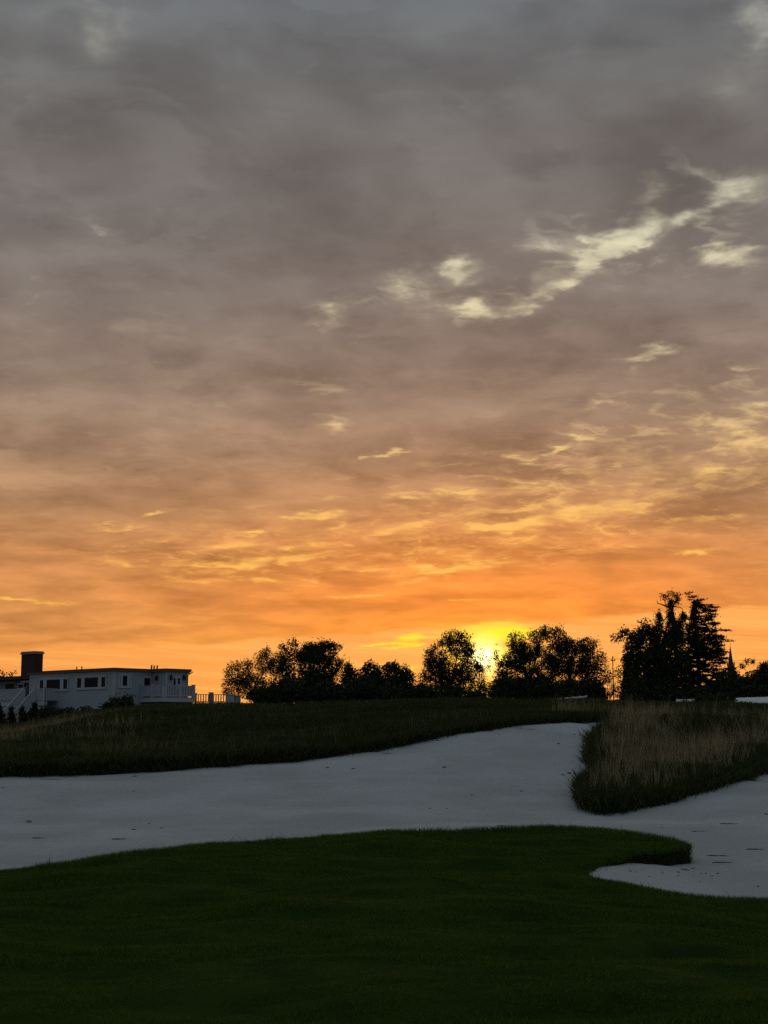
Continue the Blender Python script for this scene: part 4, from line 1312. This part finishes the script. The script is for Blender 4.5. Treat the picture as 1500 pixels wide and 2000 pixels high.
tree('right_tree', 'low dark tree at the right edge of the photo, past the church spire', 'tree', 172, 1500, [(1478, 1330, 34, 22, 4), (1512, 1320, 36, 32, 5), (1492, 1306, 14, 10, 2.6), (1460, 1342, 30, 22, 5), (1458, 1292, 6, 5, 1.6), (1469, 1293, 6, 5, 1.6), (1449, 1301, 7, 6, 1.8), (1560, 1320, 40, 40, 5)], 1345, .2, GT, .24, .36)
tree('hedge_tree', 'dark bushy tree at the foot of the cedar, left of the low right-hand tree', 'tree', 160, 1434, [(1434, 1338, 22, 26, 4.2), (1432, 1312, 10, 10, 2.4), (1446, 1350, 20, 18, 4)], 1352, .1, GT, .24, .42)
tree('roofline_tree', 'leafy tree whose top sprigs show above the low roof left of the chimney', 'tree', 152, 12, [(6, 1332, 22, 14, 2.5), (4, 1314, 8, 6, .9), (18, 1317, 7, 5, .8), (28, 1314, 6, 7, .5), (-30, 1320, 30, 22, 3), (12, 1350, 40, 24, 3)], 1345, .14, GT, .2, .32, bare=[[(22, 1325), (27, 1314), (30, 1309)]])

# dark shrubs at the foot of the trees
GS = 'dark shrubs along the foot of the trees'
for (u, v, ru, rv, lab) in [
    (560, 1350, 40, 26, 'dark shrub below the spiky twigs of the dense tree, in the shrub row'),
    (640, 1354, 40, 26, 'dark shrub below the right half of the spiky tree'),
    (705, 1352, 34, 26, 'dark shrub below the small ragged tree in the dip'),
    (765, 1354, 36, 26, 'dark shrub under the low dense rounded tree'),
    (822, 1354, 34, 26, 'dark shrub between the low rounded tree and the round tree'),
    (880, 1356, 36, 26, 'dark shrub under the dappled round tree'),
    (985, 1352, 30, 28, 'dark shrub just right of the setting sun, at the tree foot'),
    (1045, 1352, 36, 30, 'dark shrub under the broad leafy tree'),
    (1105, 1352, 36, 30, 'dark shrub between the broad tree and the wide tree'),
    (1156, 1352, 28, 26, 'dark shrub under the right end of the wide tree'),
    (1240, 1358, 32, 30, 'dark shrub at the foot of the ivy tree'),
    (1300, 1356, 36, 32, 'dark shrub at the foot of the tall broken tree'),
    (1362, 1352, 38, 32, 'dark shrub at the foot of the tall cedar'),
    (1418, 1350, 26, 30, 'dark shrub below the church spire'),
    (1475, 1352, 28, 22, 'dark shrub under the low right-hand tree'),
    (525, 1360, 30, 20, 'dark shrub under the right half of the airy tree'),
    (930, 1362, 20, 12, 'low dark shrub right below the setting sun')]:
    v += RNG.uniform(-9, 7); rv *= RNG.uniform(.75, 1.2)
    tree('shrub', lab, 'shrub', 139 if u > 1200 else 144, u, [(u, v, ru, rv, 3.4), (u - ru * .4, v + 14, ru * .8, 22, 3.4), (u + ru * .4, v + 14, ru * .8, 22, 3.4)], 1380, .06, GS, .26, .5, twigs=False)

# planting in front of the house
tree('garden_bush', 'dark leafy bush with upright shoots in front of the white house', 'bush', 112, 228, [(228, 1380, 30, 16, 3.2), (210, 1384, 16, 10, 3), (248, 1376, 16, 16, 3), (240, 1364, 14, 8, 1.4), (256, 1362, 5, 8, 1.6), (222, 1366, 8, 6, 1.3), (230, 1394, 40, 12, 4)], 1390, .06, None, .22, .26,
     bare=[[(226, 1380), (222, 1366), (220, 1358)], [(240, 1378), (242, 1364), (243, 1355)], [(252, 1375), (255, 1362), (257, 1356)], [(212, 1384), (207, 1374), (203, 1369)]])
GC = 'clipped conical shrubs by the stair'
for u, v, w, lab in ((-3, 1375, 30, 'dark conical shrub cut by the left edge of the photo'), (22, 1382, 21, 'dark conical shrub left of the stair foot'), (44, 1380, 20, 'slim dark conical shrub under the stair'), (67, 1374, 26, 'dark conical shrub under the stair handrail, rightmost of its row')):
    lob = [(u, v + 4 + k * 9.5, w * (.18 + .82 * (k / 7.0) ** .8), 8, 4.2) for k in range(8)]
    tree('conical_shrub', lab, 'shrub', 116, u, lob, 1440, .06, GC, .16, .18, 'round', 'leaf_pine', twigs=False)
GF = 'low shrubs against the foot of the house'
for u, v, ru, rv, lab in ((98, 1390, 22, 11, 'low dark shrub under the first window of the house'), (132, 1391, 22, 10, 'low dark shrub between the two wide windows'), (168, 1390, 22, 11, 'low dark shrub left of the upright garden bush'), (300, 1388, 14, 8, 'small dark plant below the right-hand deck'), (340, 1388, 14, 7, 'small dark plant below the right end of the deck')):
    tree('low_shrub', lab, 'shrub', 118, u, [(u, v, ru, rv, 3.6), (u, v + 12, ru, 12, 4)], 1400, .04, GF, .18, .25, twigs=False)

# ------------------------------------------------------------------ far things on the skyline
# church
CY = 1000.0
cb = at(1432, 1425, CY)
church = empty('church', (cb.x, CY, -1.6))
tag(church, 'slender church spire rising behind the trees at the right', 'church')
zt, zs, zb = at(1432, 1259, CY).z + 1.6, at(1432, 1300, CY).z + 1.6, at(1432, 1310, CY).z + 1.6
sp = MB()
r = 1.85
ring = [(r * math.cos(math.pi / 8 + k * math.pi / 4), r * math.sin(math.pi / 8 + k * math.pi / 4)) for k in range(8)]
sp.poly([(x, y, zs) for x, y in ring] + [(x * .06, y * .06, zt - .6) for x, y in ring], [(k, (k + 1) % 8, 8 + (k + 1) % 8, 8 + k) for k in range(8)] + [tuple(range(8, 16))])
spire = sp.build('spire', M['slate'], church)
MB().tube([(0, 0, zt - .7), (0, 0, zt + .9)], .1, 6).tube([(-.35, 0, zt + .45), (.35, 0, zt + .45)], .1, 6).build('cross', M['lamp_metal'], spire)
MB().box(-2.1, 2.1, -2.1, 2.1, 0, zs).build('tower', M['slate'], church)
for sx_, sy_ in ((-1, -1), (1, -1), (1, 1), (-1, 1)):
    MB().prism([(sx_ * 1.9 - .35, sy_ * 1.9 - .35), (sx_ * 1.9 + .35, sy_ * 1.9 - .35), (sx_ * 1.9 + .35, sy_ * 1.9 + .35), (sx_ * 1.9 - .35, sy_ * 1.9 + .35)], zs + .01, zs + 1.4).poly([(sx_ * 1.9 - .35, sy_ * 1.9 - .35, zs + 1.41), (sx_ * 1.9 + .35, sy_ * 1.9 - .35, zs + 1.41), (sx_ * 1.9 + .35, sy_ * 1.9 + .35, zs + 1.41), (sx_ * 1.9 - .35, sy_ * 1.9 + .35, zs + 1.41), (sx_ * 1.9, sy_ * 1.9, zs + 3.2)], [(0, 1, 4), (1, 2, 4), (2, 3, 4), (3, 0, 4)]).build('pinnacle', M['slate'], church)
nv = MB()
nv.poly([(-5, 2.2, 0), (5, 2.2, 0), (5, 2.2, 12), (0, 2.2, 19), (-5, 2.2, 12), (-5, 28, 0), (5, 28, 0), (5, 28, 12), (0, 28, 19), (-5, 28, 12)], [(4, 3, 2, 1, 0), (5, 6, 7, 8, 9), (0, 1, 6, 5), (1, 2, 7, 6), (2, 3, 8, 7), (3, 4, 9, 8), (4, 0, 5, 9)])
nv.build('nave', M['slate'], church)

# utility pole with its wires
PY = 176.0
pz = float(rough_z(np.array([at(1200, 1425, PY).x]), np.array([PY]))[0])
pb = Vector((at(1200, 1425, PY).x, PY, pz))
pole = empty('utility_pole', tuple(pb))
tag(pole, 'thin wooden utility pole left of the ivy-covered tree', 'pole')
ph = at(1200, 1281, PY).z - pz
MB().tube([(0, 0, -.3), (0, 0, ph)], [.085, .06], 8).build('post', M['pole_wood'], pole)
MB().box(-.3, .3, -.15, -.105, ph - .62, ph - .52).build('bracket', M['pole_wood'], pole)
for x in (-.22, .22):
    MB().tube([(x, -.13, ph - .52), (x, -.13, ph - .36)], .05, 6).build('insulator', M['lamp_metal'], pole)
wend = at(1900, 1262, 200.0)
for x, lab in ((-.8, 'thin overhead wire running right from the utility pole, upper of two'), (.8, 'thin overhead wire running right from the utility pole, lower of two')):
    a0 = pb + Vector((x * .27, -.13, ph - .36)); b0 = wend + Vector((0, x, x * -.5))
    pts = [tuple(a0.lerp(b0, i / 16) - Vector((0, 0, 1.1 * math.sin(math.pi * i / 16)))) for i in range(17)]
    tag(MB().tube(pts, .016, 4).build('overhead_wire', M['lamp_metal']), lab, 'wire', 'overhead wires')

# low sheds with pale metal roofs just beyond the crest
def shed(u0, v0, u1, v1, Y0, Y1, depth, drop_px, lab):
    a, b = at(u0, v0, Y0), at(u1, v1, Y1)
    root = empty('shed', (a.x, a.y, a.z - 2.6), math.atan2(b.y - a.y, b.x - a.x))
    tag(root, lab, 'shed', 'low sheds beyond the crest')
    L = math.hypot(b.x - a.x, b.y - a.y); dz = b.z - a.z
    z = 2.6
    e = drop_px * Y0 / FOC
    rf = MB()
    rf.poly([(0, 0, z), (L, 0, z + dz), (L - .2, -depth, z + dz - e), (-.2, -depth, z - e), (0, 0, z - .08), (L, 0, z + dz - .08), (L - .2, -depth, z + dz - e - .08), (-.2, -depth, z - e - .08)],
            [(0, 3, 2, 1), (4, 5, 6, 7), (0, 1, 5, 4), (1, 2, 6, 5), (2, 3, 7, 6), (3, 0, 4, 7)])
    r_ = rf.build('roof', M['metal_pale'], root)
    n = max(3, int(L / .8))
    for i in range(n + 1):
        t = i / n
        MB().bar((L * t, -.02, z + dz * t + .03), (L * t - .2, -depth + .02, z + dz * t - e + .03), .05, .05).build('seam', M['metal_pale'], r_)
    MB().box(.1, L - .3, -depth + .25, -.1, -1.5, z - e - .15 + min(0, dz)).build('wall', M['stone_pale'], root)
    return root


shed(1072, 1366, 1147, 1359, 128, 124, 2.2, 13, 'low shed with pale sloping roof showing over the crest, below the wide tree')
shed(1140, 1371, 1192, 1367.5, 116, 114, 1.6, 6, 'lowest sliver of pale roof over the crest, left of the mound grass')
shed(1322, 1366, 1540, 1360, 128, 126, 3.0, 16, 'long pale roof over the crest at the right edge, partly behind leaves')
tree('screen_shrub', 'thin shrub in front of the long pale roof, roof showing through its leaves', 'shrub', 112, 1380, [(1362, 1366, 10, 12, 1.6), (1385, 1368, 30, 14, 3.4), (1418, 1366, 22, 14, 3.2), (1335, 1370, 12, 10, 1.2), (1395, 1380, 50, 12, 4)], 1380, .05, None, .18, .3)

# ------------------------------------------------------------------ litter on the sand
def leaf_litter(u, v, Y, s, ang, twig=None, lab=None, grp='dry leaves scattered on the sand'):
    p = at(u, v, Y)
    # settle it on the sand along the same line of sight
    d = ray(u, v)
    best = None
    for k in range(400):
        y = 15 + k * 0.08
        q = Vector((0, 0, EYE)) + d * (y / d.y)
        if q.z <= float(sand_z(np.array([q.x]), np.array([q.y]))[0]): best = q; break
    if best is None: return
    mb = MB()
    if twig:
        n = 5
        pts = [(s * (i / n - .5), 0.05 * s * math.sin(i * 1.3), 0.008 + .004 * (i % 2)) for i in range(n + 1)]
        mb.tube(pts, [.006, .008, .007, .006, .005, .003], 5)
        mb.tube([pts[2], (pts[2][0] + s * .2, s * .10, .018)], [.005, .002], 4)
        o = mb.build('twig', M['leaf_litter'])
        tag(o, twig, 'twig', 'twigs lying on the sand')
    else:
        a = [(-.5, 0, .006), (-.25, .2, .03), (.1, .26, .045), (.5, .02, .02), (.12, -.22, .05), (-.25, -.2, .028), (0, 0, .014)]
        top = [(x * s, y * s, z * s * 10 * .35 + .004) for x, y, z in a]
        low = [(x, y, z - .004) for x, y, z in top]
        mb.poly(top + low, [(6, i, (i + 1) % 6) for i in range(6)] + [(13, 7 + (i + 1) % 6, 7 + i) for i in range(6)] + [(i, 7 + i, 7 + (i + 1) % 6, (i + 1) % 6) for i in range(6)])
        o = mb.build('dry_leaf', M['leaf_litter'])
        tag(o, lab or 'small dark dry leaf lying on the pale bunker sand', 'leaf', grp)
    o.location = best
    o.rotation_euler = (0, 0, ang)


SPECIAL = {(868, 1499): 'largest dark leaf in the middle of the upper sand slope', (1018, 1546): 'dark leaf on the sand just left of the fescue mound', (839, 1580): 'dark leaf near the lawn edge in the middle of the sand',
           (1091, 1453): 'dark leaf high on the sand slope near the mound tip', (56, 1605): 'dark leaf alone on the sand at the far left', (5, 1539): 'dark leaf on the sand cut by the left photo edge', (1485, 1683): 'dark leaf on the right sand close to the photo edge',
           (1497, 1591): 'dark leaf at the right photo edge, uppermost there', (1111, 1511): 'dark leaf in the sand notch beside the mound', (1122, 1435): 'dark leaf at the top of the sand, beside the upper mound tip'}
for (u, v, s) in [(868, 1499, .13), (1018, 1546, .10), (839, 1580, .10), (921, 1553, .07), (1091, 1453, .11), (755, 1618, .05), (291, 1609, .08), (316, 1618, .07), (261, 1621, .09), (56, 1605, .13), (5, 1539, .12), (260, 1547, .09), (263, 1517, .12), (856, 1591, .05), (873, 1580, .05), (1293, 1617, .06),
                  (1256, 1700, .04), (1270, 1707, .05), (1310, 1690, .05), (1354, 1697, .05), (1390, 1712, .05), (1485, 1683, .06), (1480, 1732, .05), (1497, 1591, .1), (975, 1435, .08), (640, 1500, .1), (1122, 1435, .1), (690, 1502, .12), (1100, 1514, .14), (1111, 1511, .16)]:
    leaf_litter(u, v, 25, s, RNG.uniform(0, 6.28), lab=SPECIAL.get((u, v)))
TWIG_LABELS = ['dark twig on the sand beside the lawn edge, far left of the photo', 'long dark mark-like twig at the right, upper of a loose group', 'dark twig near the right photo edge', 'longest dark twig in the loose group on the right sand', 'dark twig just below the longest one on the right sand', 'short slanting twig right of the turf tongue', 'faint thin twig above the turf tongue on the sand', 'slanting twig just behind the lawn edge in the middle', 'faint short twig at the lower left sand', 'long dark twig under the far bank at the left', 'thin twig under the far bank, mid photo', 'root-like twig under the top of the far sand slope', 'root-like twig at the top of the far sand slope, longest there', 'short upright-leaning twig near the top of the sand slope', 'short slanting twig under the bank where the sand narrows']
for (u, v, s, a), lab in zip([(239, 1640, .32, .1), (1424, 1610, .30, .05), (1475, 1660, .25, .1), (1408, 1673, .4, -.05), (1411, 1686, .26, .02), (1338, 1700, .14, -.7), (1370, 1625, .3, .03), (980, 1614, .2, .7), (75, 1638, .2, .1), (100, 1523, .5, .2), (760, 1472, .35, .1), (1015, 1423, .35, -.6), (1035, 1425, .4, -.5), (955, 1428, .3, .8), (855, 1447, .3, -.9)], TWIG_LABELS):
    leaf_litter(u, v, 25, s, a, lab)
for k in range(26):
    t = RNG.uniform(0, 1)
    leaf_litter(1180 + 230 * t + RNG.normal(0, 12), 1690 + 10 * t + RNG.exponential(9) + 6, 18, RNG.uniform(.03, .055), RNG.uniform(0, 6.28), None, 'tiny dark bit of leaf on the sand under the turf tongue', 'leaf bits under the turf tongue')
